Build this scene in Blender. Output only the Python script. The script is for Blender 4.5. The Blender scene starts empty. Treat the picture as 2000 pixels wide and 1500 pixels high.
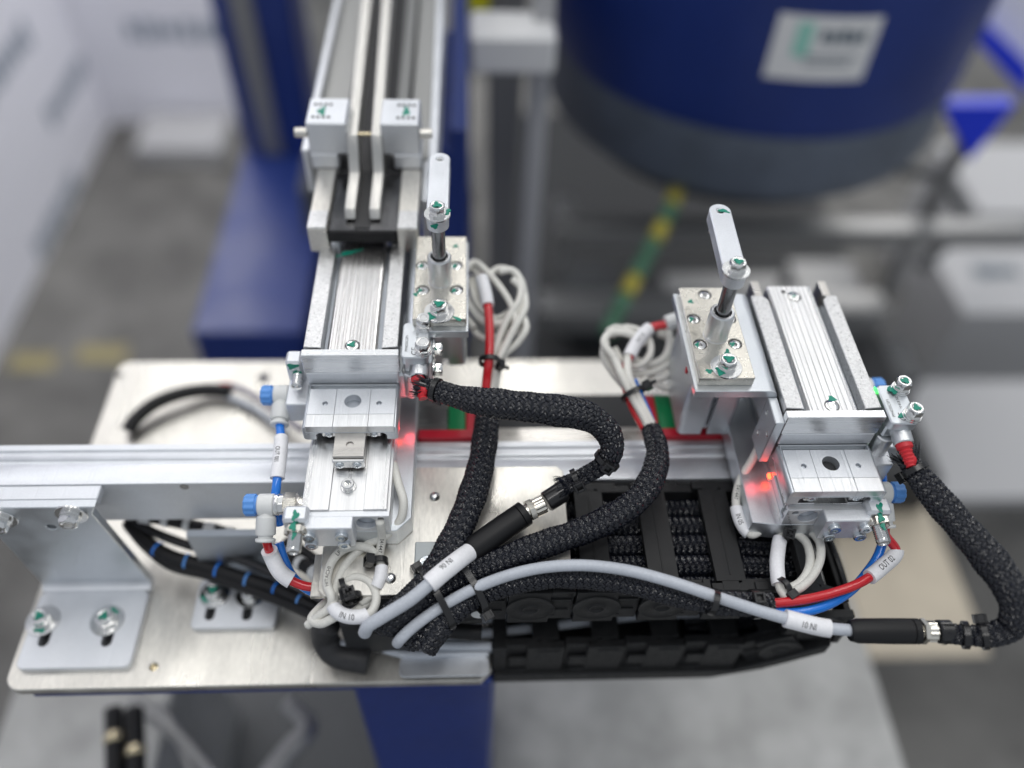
import bpy, bmesh, math, random
import numpy as np
from mathutils import Vector, Matrix, Quaternion
random.seed(4)
S=0.001
scene=bpy.context.scene
COL=scene.collection
# ---------------------------------------------------------------- camera (lens centre at a real place, mm)
F=1627.0
CAM=np.array([57.0,-262.0,286.0])
_zd=np.array([-70.,1370.,F]); _zd/=np.linalg.norm(_zd)
_yv=np.array([-85.,-1930.,F]); _yv-=_zd*(_yv@_zd); _yv/=np.linalg.norm(_yv)
_xv=np.cross(_yv,-_zd)
RW=np.array([_xv,_yv,-_zd])
cam_d=bpy.data.cameras.new('camera'); cam=bpy.data.objects.new('camera',cam_d); COL.objects.link(cam)
m=Matrix.Identity(4)
for i in range(3):
    m[i][0]=RW[i,0]; m[i][1]=-RW[i,1]; m[i][2]=-RW[i,2]; m[i][3]=CAM[i]*S
cam.matrix_world=m
cam_d.sensor_width=36; cam_d.lens=F/2000*36; cam_d.clip_start=0.01; cam_d.clip_end=60
cam_d.dof.use_dof=True; cam_d.dof.focus_distance=0.378; cam_d.dof.aperture_fstop=1.95
scene.camera=cam
scene.render.resolution_x=1024; scene.render.resolution_y=768
scene.view_settings.view_transform='Standard'; scene.view_settings.look='None'
scene.view_settings.gamma=1; scene.view_settings.exposure=0.42
# ---------------------------------------------------------------- ambient room light, ceiling lamps, added wall lamps
w=bpy.data.worlds.new("World"); scene.world=w; w.use_nodes=True
w.node_tree.nodes['Background'].inputs[0].default_value=(0.86,0.92,1.0,1); w.node_tree.nodes['Background'].inputs[1].default_value=0.38
def lamp(name,loc,tgt,sx,sy,e,col=(1,0.98,0.95)):
    d=bpy.data.lights.new(name,'AREA'); d.shape='RECTANGLE'; d.size=sx; d.size_y=sy; d.energy=e; d.color=col
    o=bpy.data.objects.new(name,d); COL.objects.link(o); o.location=loc
    o.rotation_euler=(Vector(tgt)-Vector(loc)).to_track_quat('-Z','Y').to_euler()
lamp('ceiling_light_panel',(0.0,1.2,2.3),(0,1.0,0),4.2,3.2,16)
for i,x in enumerate((-1.0,0.25,1.4)):
    lamp('unseen_lamp',(x,1.3,2.0),(x,1.2,0),0.12,2.6,5.2)
lamp('unseen_lamp',(-0.55,1.6,0.75),(-0.95,1.75,-0.6),0.5,0.5,6.5)  # added low lamp, turned to the left partition to brighten it
lamp('unseen_lamp',(1.35,1.8,.7),(1.45,1.5,-0.6),0.5,0.4,6)  # added low lamp that lifts the right background
lamp('unseen_lamp',(0.2,-0.5,2.1),(0,-.2,0),1.6,0.2,8)

def ray(px,py):
    return RW@np.array([(px-1000)/F,(py-750)/F,1.0])
def at(px,py,z):
    r=ray(px,py); return CAM+r*((z-CAM[2])/r[2])
def aty(px,py,y):
    r=ray(px,py); return CAM+r*((y-CAM[1])/r[1])
# ---------------------------------------------------------------- materials
MATS={}
def mat(name,col,metal=0.0,rough=0.5,bump=0.0,bscale=800,stretch=(1,1,1),cvar=0.0,rvar=0.0,coat=0.0,emit=None,film=0,scr=0,spec=0.5,trans=0,cscale=None,fine=0):
    if name in MATS: return MATS[name]
    M=bpy.data.materials.new(name); M.use_nodes=True; nt=M.node_tree; N=nt.nodes; L=nt.links
    b=N['Principled BSDF']
    b.inputs['Base Color'].default_value=(*col,1); b.inputs['Metallic'].default_value=metal; b.inputs['Roughness'].default_value=rough
    b.inputs['Specular IOR Level'].default_value=spec
    b.inputs['Coat Weight'].default_value=coat; b.inputs['Coat Roughness'].default_value=0.15
    if trans: b.inputs['Transmission Weight'].default_value=trans
    if emit: b.inputs['Emission Color'].default_value=(*emit[:3],1); b.inputs['Emission Strength'].default_value=emit[3]
    if bump or cvar or rvar or film:
        tc=N.new('ShaderNodeTexCoord'); mp=N.new('ShaderNodeMapping'); mp.inputs['Scale'].default_value=stretch
        L.new(tc.outputs['Object'],mp.inputs[0])
        nz=N.new('ShaderNodeTexNoise'); nz.inputs['Scale'].default_value=bscale; nz.inputs['Detail'].default_value=4; nz.inputs['Roughness'].default_value=0.65
        L.new(mp.outputs[0],nz.inputs['Vector'])
        if bump:
            bp=N.new('ShaderNodeBump'); bp.inputs['Strength'].default_value=bump; bp.inputs['Distance'].default_value=0.0002
            L.new(nz.outputs['Fac'],bp.inputs['Height']); L.new(bp.outputs[0],b.inputs['Normal'])
        nz2=N.new('ShaderNodeTexNoise'); nz2.inputs['Scale'].default_value=cscale or bscale*0.12; nz2.inputs['Detail'].default_value=5
        L.new(mp.outputs[0],nz2.inputs['Vector'])
        if scr and bump:
            prev=nz.outputs['Fac']
            for ang,th in ((.5,.70),(-.9,.71),(1.35,.71)):
                m2=N.new('ShaderNodeMapping'); m2.inputs['Rotation'].default_value=(0,0,ang); m2.inputs['Scale'].default_value=(1,.035,1); L.new(tc.outputs['Object'],m2.inputs[0])
                n3=N.new('ShaderNodeTexNoise'); n3.inputs['Scale'].default_value=420; n3.inputs['Detail'].default_value=1; L.new(m2.outputs[0],n3.inputs['Vector'])
                r3=N.new('ShaderNodeMapRange'); r3.inputs['From Min'].default_value=th-.012; r3.inputs['From Max'].default_value=th+.012; r3.inputs['To Max'].default_value=scr
                L.new(n3.outputs['Fac'],r3.inputs[0])
                sb=N.new('ShaderNodeMath'); sb.operation='SUBTRACT'; L.new(prev,sb.inputs[0]); L.new(r3.outputs[0],sb.inputs[1]); prev=sb.outputs[0]
            L.new(prev,bp.inputs['Height'])
        if cvar:
            mx=N.new('ShaderNodeMath'); mx.operation='ADD'; L.new(nz.outputs['Fac'],mx.inputs[0]); L.new(nz2.outputs['Fac'],mx.inputs[1])
            mr=N.new('ShaderNodeMapRange'); mr.inputs['From Min'].default_value=0.6; mr.inputs['From Max'].default_value=1.4
            mr.inputs['To Min'].default_value=1-cvar; mr.inputs['To Max'].default_value=1+cvar*0.5
            L.new(mx.outputs[0],mr.inputs[0])
            vm=N.new('ShaderNodeVectorMath'); vm.operation='SCALE'; vm.inputs[0].default_value=col; L.new(mr.outputs[0],vm.inputs['Scale'])
            L.new(vm.outputs[0],b.inputs['Base Color'])
        if rvar:
            mr=N.new('ShaderNodeMapRange'); mr.inputs['From Min'].default_value=0.3; mr.inputs['From Max'].default_value=0.7
            mr.inputs['To Min'].default_value=max(.03,rough-rvar); mr.inputs['To Max'].default_value=rough+rvar
            L.new(nz2.outputs['Fac'],mr.inputs[0]); L.new(mr.outputs[0],b.inputs['Roughness'])
        if film:
            b.inputs['Thin Film IOR'].default_value=1.9
            mr=N.new('ShaderNodeMapRange'); mr.inputs['To Min'].default_value=film*0.4; mr.inputs['To Max'].default_value=film*1.6
            L.new(nz2.outputs['Fac'],mr.inputs[0]); L.new(mr.outputs[0],b.inputs['Thin Film Thickness'])
    MATS[name]=M; return M
alu=mat('machined_aluminium',(.74,.75,.76),1,.36,.25,900,(1,.12,1),.14,.09,cscale=60,scr=1.2)
alu_x=mat('milled_aluminium_across',(.82,.83,.84),1,.28,.35,1500,(.04,1,1),.16,.08,cscale=160)
alu_y=mat('milled_aluminium_along',(.76,.76,.76),1,.33,.35,1500,(1,.03,1),.22,.1,cscale=260)
alu_grain=mat('grainy_raw_aluminium',(.70,.70,.70),1,.36,.7,1300,(1,1,1),.36,.1,cscale=800)
alu_satin=mat('satin_anodised_aluminium',(.66,.69,.72),.92,.4,.22,1600,(1,1,1),.13,.09,cscale=60,scr=.7)
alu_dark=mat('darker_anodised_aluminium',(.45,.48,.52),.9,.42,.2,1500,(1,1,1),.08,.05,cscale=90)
alu_white=mat('bead_blasted_aluminium',(.74,.76,.79),.8,.45,.3,1500,(1,1,1),.13,.09,cscale=70,scr=.9)
plate_m=mat('rolled_plate_aluminium',(.74,.715,.66),.97,.36,.25,700,(1,.3,1),.26,.15,cscale=38,scr=1.6)
nickel=mat('nickel_plated_steel',(.70,.67,.60),1,.25,.4,1100,(1,1,1),.2,.12,cscale=120)
steel=mat('bright_steel',(.78,.78,.77),1,.16,.08,900,(1,1,1),.08,.06)
steel_raw=mat('ground_steel',(.55,.53,.50),1,.3,.3,1200,(.1,1,1),.15,.08)
steel_dark=mat('dark_hard_chrome',(.33,.33,.33),1,.2,.5,900,(1,1,.04),.35,.08,cscale=300)
zinc=mat('zinc_plated_steel',(.70,.74,.77),1,.2,.1,900,(1,1,1),.1,.06)
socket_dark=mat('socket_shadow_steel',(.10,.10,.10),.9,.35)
black_pl=mat('black_glass_filled_plastic',(.015,.0155,.0165),0,.46,.35,2500,(1,1,1),.35,.08,cscale=300,spec=.3)
black_mould=mat('matte_black_moulding',(.007,.007,.008),0,.5,.2,3000,spec=.35)
black_gloss=mat('glossy_black_nylon',(.012,.012,.013),0,.25)
braid_m=mat('black_braid_filament',(.005,.006,.011),0,.17,spec=.6)
core_m=mat('sleeve_core',(.012,.012,.017),0,.6)
black_rub=mat('black_rubber_belt',(.03,.03,.032),0,.55,.3,500,(1,.1,1),.4,.1)
grey_pl=mat('light_grey_fitting_plastic',(.70,.71,.70),0,.38,.1,1500,(1,1,1),.05)
knob_b=mat('blue_knob_plastic',(.10,.30,.72),0,.4,.05,1500,(1,1,1),.05)
blue_tube=mat('blue_polyurethane_tube',(.01,.19,.72),0,.18,coat=.5)
red_tube=mat('red_polyurethane_tube',(.56,.012,.02),0,.18,coat=.5)
red_rub=mat('red_strain_relief',(.55,.02,.03),0,.45)
white_lb=mat('white_marker_sleeve',(.83,.83,.85),0,.5,.15,900,(1,1,1),.14,cscale=90)
grey_cb=mat('grey_pvc_cable',(.50,.53,.58),0,.4,.06,900,(1,1,1),.2,cscale=60)
cream_cb=mat('off_white_cable',(.72,.71,.66),0,.45,.1,1200,(1,1,1),.2,cscale=70)
ink=mat('black_print',(.02,.02,.022),0,.6)
green_pt=mat('green_thread_lock_paint',(.0,.24,.16),0,.35,.3,900,(1,1,1),.2)
brass=mat('brass_nut',(.72,.62,.42),1,.25,.1,900)
nick_nut=mat('nickel_knurled_nut',(.80,.76,.68),1,.2,.1,900)
led_m=mat('lit_red_led',(1,.2,.05),0,.4,emit=(1,.05,.015,7))
green_led=mat('lit_green_led',(.1,1,.1),0,.4,emit=(.02,1,.05,6))
green_cap=mat('green_end_cap_plastic',(.0,.22,.07),0,.4)
red_cap=mat('red_end_seal_plastic',(.52,.01,.03),0,.4)
blue_pt=mat('dark_blue_machine_paint',(.012,.035,.20),0,.42,.05,200,(1,1,1),.3,.12,cscale=9)
blue_br=mat('bright_blue_plastic',(.01,.04,.75),0,.4)
drum_gray=mat('grey_drum_base_paint',(.12,.145,.19),0,.5,.05,100,(1,1,1),.35,cscale=14)
wall_m=mat('white_partition_board',(.88,.88,.95),0,.6,.03,20,(1,1,1),.03)
floor_m=mat('worn_workshop_floor',(.18,.175,.165),0,.6,.05,9,(1,1,1),.75,.1,cscale=3)
white_pt=mat('white_painted_metal',(.74,.74,.74),0,.45)
frame_g=mat('grey_frame_aluminium',(.30,.30,.30),.6,.42)
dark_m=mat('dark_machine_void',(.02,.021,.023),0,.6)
dark_gr=mat('dark_grey_sheet',(.09,.095,.10),0,.5,.02,50,(1,1,1),.2)
yel=mat('yellow_cable_jacket',(.42,.36,.05),0,.5); grn=mat('green_cable_stripe',(.06,.17,.10),0,.5)
teal=mat('pale_teal_print',(.30,.62,.52),0,.6); smudge2=mat('faint_banner_print',(.30,.35,.42),0,.6); smudge=mat('dark_banner_print',(.10,.14,.18),0,.6)
clear_pl=mat('clear_plastic_pad',(.75,.80,.82),0,.25,trans=.6)
tape_y=mat('yellow_floor_tape',(.36,.31,.15),0,.6,.1,30,(1,1,1),.4)
beige=mat('beige_floor_mat',(.58,.51,.40),0,.6,.05,30,(1,1,1),.2,cscale=6)
table_m=mat('light_grey_bench_top',(.42,.42,.41),.1,.45,.05,30,(1,1,1),.45,.12,cscale=9)
# ---------------------------------------------------------------- mesh helpers (all input in world millimetres)
LOC={}
class MB:
    def __init__(s): s.v=[]; s.f=[]
    def add(s,v,f):
        n=len(s.v); s.v.extend([tuple(map(float,p)) for p in v]); s.f.extend([tuple(i+n for i in q) for q in f]); return s
    def box(s,x0,x1,y0,y1,z0,z1):
        return s.add([(x0,y0,z0),(x1,y0,z0),(x1,y1,z0),(x0,y1,z0),(x0,y0,z1),(x1,y0,z1),(x1,y1,z1),(x0,y1,z1)],
              [(0,3,2,1),(4,5,6,7),(0,1,5,4),(1,2,6,5),(2,3,7,6),(3,0,4,7)])
    def prof(s,pts,axis,a,b):
        n=len(pts); 
        def P(u,v,t): return {'y':(u,t,v),'x':(t,u,v),'z':(u,v,t)}[axis]
        v=[P(u,w_,a) for u,w_ in pts]+[P(u,w_,b) for u,w_ in pts]
        f=[tuple(range(n)),tuple(range(2*n-1,n-1,-1))]+[(i+n,(i+1)%n+n,(i+1)%n,i) for i in range(n)]
        return s.add(v,f)
    def lathe(s,rings,o=(0,0,0),ax=(0,0,1),n=24,capt=True,capb=False):
        """rings: (r,z) or (r,z,shape)"""
        q=Vector((0,0,1)).rotation_difference(Vector(ax).normalized()); v=[]; f=[]
        for rg in rings:
            r,z=rg[0],rg[1]; sh=rg[2] if len(rg)>2 else 'c'
            for k in range(n):
                t=2*math.pi*k/n; rr=r
                if sh=='h': tt=(t%(math.pi/3))-math.pi/6; rr=r/math.cos(tt)
                if sh=='x': rr=r*(0.28+0.72*abs(math.cos(2*t))**6)
                if sh=='k': rr=r*(1 if (k//2)%2 else .93)
                p=q@Vector((rr*math.cos(t),rr*math.sin(t),z)); v.append((p.x+o[0],p.y+o[1],p.z+o[2]))
        m=len(rings)
        for i in range(m-1):
            for k in range(n):
                f.append((i*n+k,i*n+(k+1)%n,(i+1)*n+(k+1)%n,(i+1)*n+k))
        if capt: f.append(tuple((m-1)*n+k for k in range(n)))
        if capb: f.append(tuple(n-1-k for k in range(n)))
        return s.add(v,f)
    def cyl(s,p0,p1,r,n=24,ch=.3):
        p0=Vector([float(a) for a in p0]);p1=Vector([float(a) for a in p1]); d=(p1-p0); h=d.length; c=min(ch,r*.4,h*.4)
        return s.lathe([(r-c,0),(r,c),(r,h-c),(r-c,h)],p0,d,n,True,True)
def props(o,label=None,cat=None,group=None,kind=None):
    for k,v in (('label',label),('category',cat),('group',group),('kind',kind)):
        if v: o[k]=v
    return o
def root_of(p):
    while p.parent: p=p.parent
    return p
def thing(name,loc,label,cat,group=None):
    o=bpy.data.objects.new(name,None); o.empty_display_size=.005; COL.objects.link(o); o.location=Vector(loc)*S; LOC[o.name]=np.array(loc,float)
    return props(o,label,cat,group)
def finish(me,smooth,bevel,name,seg=1):
    if bevel:
        bm=bmesh.new(); bm.from_mesh(me); bmesh.ops.recalc_face_normals(bm,faces=bm.faces)
        ed=[e for e in bm.edges if len(e.link_faces)==2 and e.calc_face_angle(0)>.5]
        bmesh.ops.bevel(bm,geom=ed,offset=bevel*S,segments=seg,affect='EDGES',profile=.5,clamp_overlap=True)
        bm.to_mesh(me); bm.free()
    if smooth is True:
        me.shade_smooth()
    elif smooth:
        me.shade_smooth(); me.set_sharp_from_angle(angle=smooth)
def link(name,me,parent,label=None,cat=None,group=None,kind=None):
    o=bpy.data.objects.new(name,me); COL.objects.link(o)
    if parent is not None: o.parent=parent
    return props(o,label,cat,group,kind)
def obj(name,mb,m_,parent=None,bevel=0,smooth=0.6,label=None,cat=None,group=None,kind=None,seg=1):
    v=np.array(mb.v,float)
    if parent is None:
        L=np.array([(v[:,0].min()+v[:,0].max())/2,(v[:,1].min()+v[:,1].max())/2,v[:,2].min()])
    else: L=LOC[root_of(parent).name]
    me=bpy.data.meshes.new(name); me.from_pydata(((v-L)*S).tolist(),[],mb.f); me.update()
    finish(me,smooth,bevel,name,seg)
    me.materials.append(m_)
    o=link(name,me,parent,label,cat,group,kind)
    if parent is None: o.location=Vector(L)*S; LOC[o.name]=L
    return o
PROTO={}
def place(name,key,builder,m_,parent,pos,ax=(0,0,1),spin=0,smooth=0.6,**kw):
    """repeat of a small part: meshes shared, placed by transform; parent's origin is its root's"""
    if key not in PROTO:
        mb=builder(); me=bpy.data.meshes.new(name); me.from_pydata((np.array(mb.v)*S).tolist(),[],mb.f); me.update(); finish(me,smooth,0,name); me.materials.append(m_); PROTO[key]=me
    L=LOC[root_of(parent).name] if parent is not None else np.zeros(3)
    o=link(name,PROTO[key],parent,**kw)
    q=Vector((0,0,1)).rotation_difference(Vector(ax).normalized())@Quaternion((0,0,1),spin)
    if parent is not None and parent.parent is not None:
        # parent may itself be transformed: express in its frame
        pm=parent.matrix_basis.copy(); loc=Matrix.Translation(Vector(np.array(pos,float)-L)*S)@q.to_matrix().to_4x4()
        o.matrix_basis=pm.inverted()@loc
    else:
        o.matrix_basis=Matrix.Translation(Vector(np.array(pos,float)-L)*S)@q.to_matrix().to_4x4()
    if parent is None: LOC[o.name]=np.array(pos,float)
    return o
def rrect(x0,x1,y0,y1,r,n=5):
    out=[]
    for cx,cy,a in ((x1-r,y0+r,-90),(x1-r,y1-r,0),(x0+r,y1-r,90),(x0+r,y0+r,180)):
        for k in range(n+1):
            t=math.radians(a+90*k/n); out.append((cx+r*math.cos(t),cy+r*math.sin(t)))
    return out
def circ(cx,cy,r,n=28): return [(cx+r*math.cos(2*math.pi*k/n),cy+r*math.sin(2*math.pi*k/n)) for k in range(n)]
def plate(name,outline,holes,z0,z1,m_,parent=None,bevel=.25,T=None,**kw):
    """flat plate with real holes; outline in mm; T maps (u,v,w)->world mm when not horizontal"""
    cu=bpy.data.curves.new(name,'CURVE'); cu.dimensions='2D'; cu.fill_mode='BOTH'
    cu.extrude=max(.01,(z1-z0)/2-bevel); cu.bevel_depth=bevel; cu.bevel_resolution=0; cu.offset=-bevel
    for pl in [outline]+list(holes):
        sp=cu.splines.new('POLY'); sp.points.add(len(pl)-1)
        for i,(a,b) in enumerate(pl): sp.points[i].co=(a,b,0,1)
        sp.use_cyclic_u=True
    t=bpy.data.objects.new('t',cu); me0=bpy.data.meshes.new_from_object(t)
    v=np.zeros(len(me0.vertices)*3); me0.vertices.foreach_get('co',v); v=v.reshape(-1,3); v[:,2]+=(z0+z1)/2
    if T: v=np.array([T(*p) for p in v])
    mb=MB(); mb.add(v,[tuple(p.vertices) for p in me0.polygons])
    bpy.data.objects.remove(t); bpy.data.curves.remove(cu); bpy.data.meshes.remove(me0)
    o=obj(name,mb,m_,parent,0,0.4,**kw)
    bm=bmesh.new(); bm.from_mesh(o.data); bmesh.ops.remove_doubles(bm,verts=bm.verts,dist=1e-6); bmesh.ops.recalc_face_normals(bm,faces=bm.faces); bm.to_mesh(o.data); bm.free()
    finish(o.data,0.4,0,name)
    return o
# text -> triangles in the xy plane (mm), centred
def text_mesh(s,size,fine=0,bold=0.0):
    cu=bpy.data.curves.new('txt','FONT'); cu.body=s; cu.size=size; cu.align_x='CENTER'; cu.align_y='CENTER'; cu.resolution_u=3; cu.offset=bold
    t=bpy.data.objects.new('t',cu); me=bpy.data.meshes.new_from_object(t)
    bm=bmesh.new(); bm.from_mesh(me)
    if fine:
        bmesh.ops.triangulate(bm,faces=bm.faces)
        for _ in range(3):
            le=[e for e in bm.edges if e.calc_length()>fine]
            if not le: break
            bmesh.ops.subdivide_edges(bm,edges=le,cuts=1); bmesh.ops.triangulate(bm,faces=bm.faces)
    v=[tuple(x.co) for x in bm.verts]; bm.verts.index_update(); f=[tuple(q.index for q in p.verts) for p in bm.faces]
    bm.free(); bpy.data.objects.remove(t); bpy.data.curves.remove(cu); bpy.data.meshes.remove(me)
    return v,f
def flat_text(s,size,o,u,w_,parent,m_=ink,name='lettering',bold=0.0,sx=1.0):
    v,f=text_mesh(s,size,0,bold); o=np.array(o,float);u=np.array(u,float);u/=np.linalg.norm(u);w_=np.array(w_,float);w_/=np.linalg.norm(w_)
    n=np.cross(u,w_); mb=MB(); mb.add([o+u*a*sx+w_*b+n*.05 for a,b,c in v],f)
    return obj(name,mb,m_,parent,0,False)
# ---------------------------------------------------------------- tubes
class Path:
    def __init__(s,pts,ds=1.0,radii=None):
        P=np.array(pts,float); n=len(P)
        if radii is None: radii=[1.0]*n
        Q=np.hstack([P,np.array(radii,float)[:,None]])
        out=[]
        E=np.vstack([2*Q[0]-Q[1],Q,2*Q[-1]-Q[-2]])
        for i in range(1,n):
            p0,p1,p2,p3=E[i-1],E[i],E[i+1],E[i+2]
            # centripetal
            d=[max(np.linalg.norm((b-a)[:3])**.5,1e-4) for a,b in ((p0,p1),(p1,p2),(p2,p3))]
            m1=(p2-p1)+d[1]*((p1-p0)/d[0]-(p2-p0)/(d[0]+d[1])); m2=(p2-p1)+d[1]*((p3-p2)/d[2]-(p3-p1)/(d[1]+d[2]))
            K=max(4,int(np.linalg.norm((p2-p1)[:3])/(ds*.5)))
            for k in range(K):
                t=k/K; out.append((2*t**3-3*t*t+1)*p1+(t**3-2*t*t+t)*m1+(-2*t**3+3*t*t)*p2+(t**3-t*t)*m2)
        out.append(Q[-1]); out=np.array(out)
        L=np.concatenate([[0],np.cumsum(np.linalg.norm(np.diff(out[:,:3],axis=0),axis=1))])
        s.len=L[-1]; s.s=np.linspace(0,s.len,max(3,int(s.len/ds)+1))
        s.p=np.stack([np.interp(s.s,L,out[:,k]) for k in range(3)],1); s.r=np.interp(s.s,L,out[:,3])
        t=np.gradient(s.p,axis=0); t/=np.linalg.norm(t,axis=1)[:,None]; s.t=t
        a=np.array([0,0,1.]); a=a-t[0]*(a@t[0]); 
        if np.linalg.norm(a)<.1: a=np.array([1.,0,0])-t[0]*t[0][0]
        a/=np.linalg.norm(a); N=[a]
        for i in range(1,len(t)):
            a=N[-1]-t[i]*(N[-1]@t[i]); a/=np.linalg.norm(a); N.append(a)
        s.n=np.array(N); s.b=np.cross(s.t,s.n)
    def ev(s,q):
        f=lambda A: np.array([np.interp(q,s.s,A[:,k]) for k in range(3)])
        t=f(s.t); return f(s.p),t/np.linalg.norm(t),float(np.interp(q,s.s,s.r))
    def near(s,p):
        return s.s[np.argmin(np.linalg.norm(s.p-np.array(p),axis=1))]
def tube_mb(P,r,s0=None,s1=None,n=14,extra=0,rf=None):
    s0=0 if s0 is None else s0; s1=P.len if s1 is None else s1
    idx=[i for i in range(len(P.s)) if s0-1e-6<=P.s[i]<=s1+1e-6]
    if len(idx)<2: idx=[max(0,idx[0]-1) if idx else 0, (idx[0] if idx else 1)]
    v=[];f=[]
    th=np.linspace(0,2*math.pi,n,endpoint=False)
    for i in idx:
        rr=(r*P.r[i]+extra)*(rf(P.s[i]) if rf else 1)
        v.extend((P.p[i]+rr*(np.cos(th)[:,None]*P.n[i]+np.sin(th)[:,None]*P.b[i])).tolist())
    m_=len(idx)
    for i in range(m_-1):
        for k in range(n): f.append((i*n+k,i*n+(k+1)%n,(i+1)*n+(k+1)%n,(i+1)*n+k))
    f.append(tuple(n-1-k for k in range(n))); f.append(tuple((m_-1)*n+k for k in range(n)))
    return MB().add(v,f)
def braid_mb(P,r,N=16,tan=.75,wd=1.25,amp=.28,seg=.6,s0=0,s1=None,flat=1.0):
    s1=P.len if s1 is None else s1
    k=tan/r; M_=int((s1-s0)/seg); s=np.linspace(s0,s1,M_)
    I=lambda A: np.stack([np.interp(s,P.s,A[:,c]) for c in range(3)],1)
    p=I(P.p); n=I(P.n); b=I(P.b); t=I(P.t); R=np.interp(s,P.s,P.r)*r
    V=[];Fc=[];base=0
    rng=np.random.RandomState(3)
    for sg in (1,-1):
        for i in range(N):
            th=2*math.pi*i/N+sg*k*s+ .02*rng.randn()
            h=sg*amp*np.cos(N*k*s+ (0 if i%2==0 else math.pi)*0)
            if True:
                # strand i meets strand j of the other hand where N*k*s-phase is a multiple of pi
                h=sg*amp*np.cos(N*k*s+math.pi*i*0)
            rows=[]
            slope=np.arctan(tan)
            w=wd/2/np.cos(slope)*(np.ones_like(R))
            for off,dr in ((-1,-.22),(-.62,.0),(-.34,-.07),(0,.08),(.34,-.07),(.62,.0),(1,-.22)):
                tt=th+off*w/np.maximum(R,1e-3)*(R/r)
                rad=R+h+dr
                rows.append(p+rad[:,None]*(np.cos(tt)[:,None]*n+flat*np.sin(tt)[:,None]*b))
            V.append(np.stack(rows,1).reshape(-1,3))
            a=np.arange(M_-1)[:,None]*7+base+np.arange(6)[None,:]; a=a.reshape(-1)
            Fc.extend(np.stack([a,a+1,a+8,a+7],1).tolist())
            base+=M_*7
    mb=MB(); V=np.vstack(V); mb.v=V.tolist(); mb.f=Fc; return mb
def PX(L): return [at(a,b,c) for a,b,c in L]
def cable(name,pts,r,m_,label=None,cat=None,group=None,parent=None,ds=1.0,n=14,kind=None,part='jacket'):
    P=Path(pts,ds)
    if parent is None:
        t=thing(name,P.p[0],label,cat,group); obj(part,tube_mb(P,r,n=n),m_,t,0,True); return P,t
    obj(name,tube_mb(P,r,n=n),m_,parent,0,True,label=label); return P,parent
def camdir(p):
    d=CAM-np.array(p); return d/np.linalg.norm(d)
def marker(P,r,s0,s1,parent,text=None,size=3,rev=False,th=.45,tw=0.0,side=1,m_=white_lb,sc=None,extra_ang=0.0,name='marker_sleeve'):
    o=obj(name,tube_mb(P,r,s0,s1,n=20,extra=th),m_,parent,0,0.6)
    if text:
        v,f=text_mesh(text,size*1.12,.5,.012*size/3); sc=sc if sc is not None else (s0+s1)/2; R=r+th+.06; dr=-1 if rev else 1; V=[]
        for x,y,_ in v:
            s=sc+dr*x*.70; p,t,_r=P.ev(s); c=camdir(p); c=c-t*(c@t); c/=np.linalg.norm(c); bb=np.cross(c,t)*dr*side
            a=y/R+extra_ang; V.append(p+(R*P.ev(s)[2])*(math.cos(a)*c+math.sin(a)*bb))
        par=o if parent.parent is None else parent
        obj('lettering',MB().add(V,f),ink,par,0,False)
    return o
def print_on(P,r,text,size,sc,parent,rev=False,ang=0.0):
    v,f=text_mesh(text,size,.5,.01); R=r+.05; dr=-1 if rev else 1; V=[]
    for x,y,_ in v:
        s=sc+dr*x; p,t,_r=P.ev(s); c=camdir(p); c=c-t*(c@t); c/=np.linalg.norm(c); bb=np.cross(c,t)*dr
        a=y/R+ang; V.append(p+R*(math.cos(a)*c+math.sin(a)*bb))
    obj('lettering',MB().add(V,f),ink,parent,0,False)
def tie(c,ax,rx,label,head=0.0,ry=None,w=2.4,group='cable ties on the harness',tail=6,name='cable_tie'):
    """black nylon cable tie round a bundle; head angle measured from the direction to the camera"""
    c=np.array(c,float); ax=np.array(ax,float); ax/=np.linalg.norm(ax); u=camdir(c); u=u-ax*(u@ax); u/=np.linalg.norm(u); q=np.cross(ax,u); ry=ry or rx
    t=thing(name,c,label,'cable tie',group)
    n=36; v=[];f=[]
    for k in range(n):
        a=2*math.pi*k/n; d=u*math.cos(a)*ry+q*math.sin(a)*rx; dn=d/np.linalg.norm(d)
        for o_,s_ in ((0,-1),(1.1,-1),(1.1,1),(0,1)): v.append(c+d+dn*o_+ax*s_*w/2)
    for k in range(n):
        for j in range(4): f.append((k*4+j,k*4+(j+1)%4,((k+1)%n)*4+(j+1)%4,((k+1)%n)*4+j))
    obj('strap',MB().add(v,f),black_gloss,t,0,0.5)
    a=head; d=u*math.cos(a)*ry+q*math.sin(a)*rx; dn=d/np.linalg.norm(d); tn=np.cross(ax,dn)
    def bx(cc,ha,ht,hn): 
        mb=MB().box(-1,1,-1,1,-1,1); mb.v=[tuple(cc+ax*p[0]*ha+tn*p[1]*ht+dn*p[2]*hn) for p in mb.v]; return mb
    cc=c+d+dn*2.0
    # head as four walls round an open slot
    mb=MB()
    for (ca,ct,ha,ht) in ((-1.9,0,.55,2.5),(1.9,0,.55,2.5),(0,-1.9,1.5,.6),(0,1.9,1.5,.6)):
        b_=bx(cc+ax*ca+tn*ct,ha,ht,1.9); mb.add(b_.v,b_.f)
    b_=bx(cc-dn*.6,1.5,1.5,.8); mb.add(b_.v,b_.f)
    obj('head',mb,black_gloss,t,0.2)
    if tail: obj('tail',bx(cc+dn*(1.9+tail/2),.9,.45,tail/2),black_gloss,t,0.1)
    return t
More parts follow.
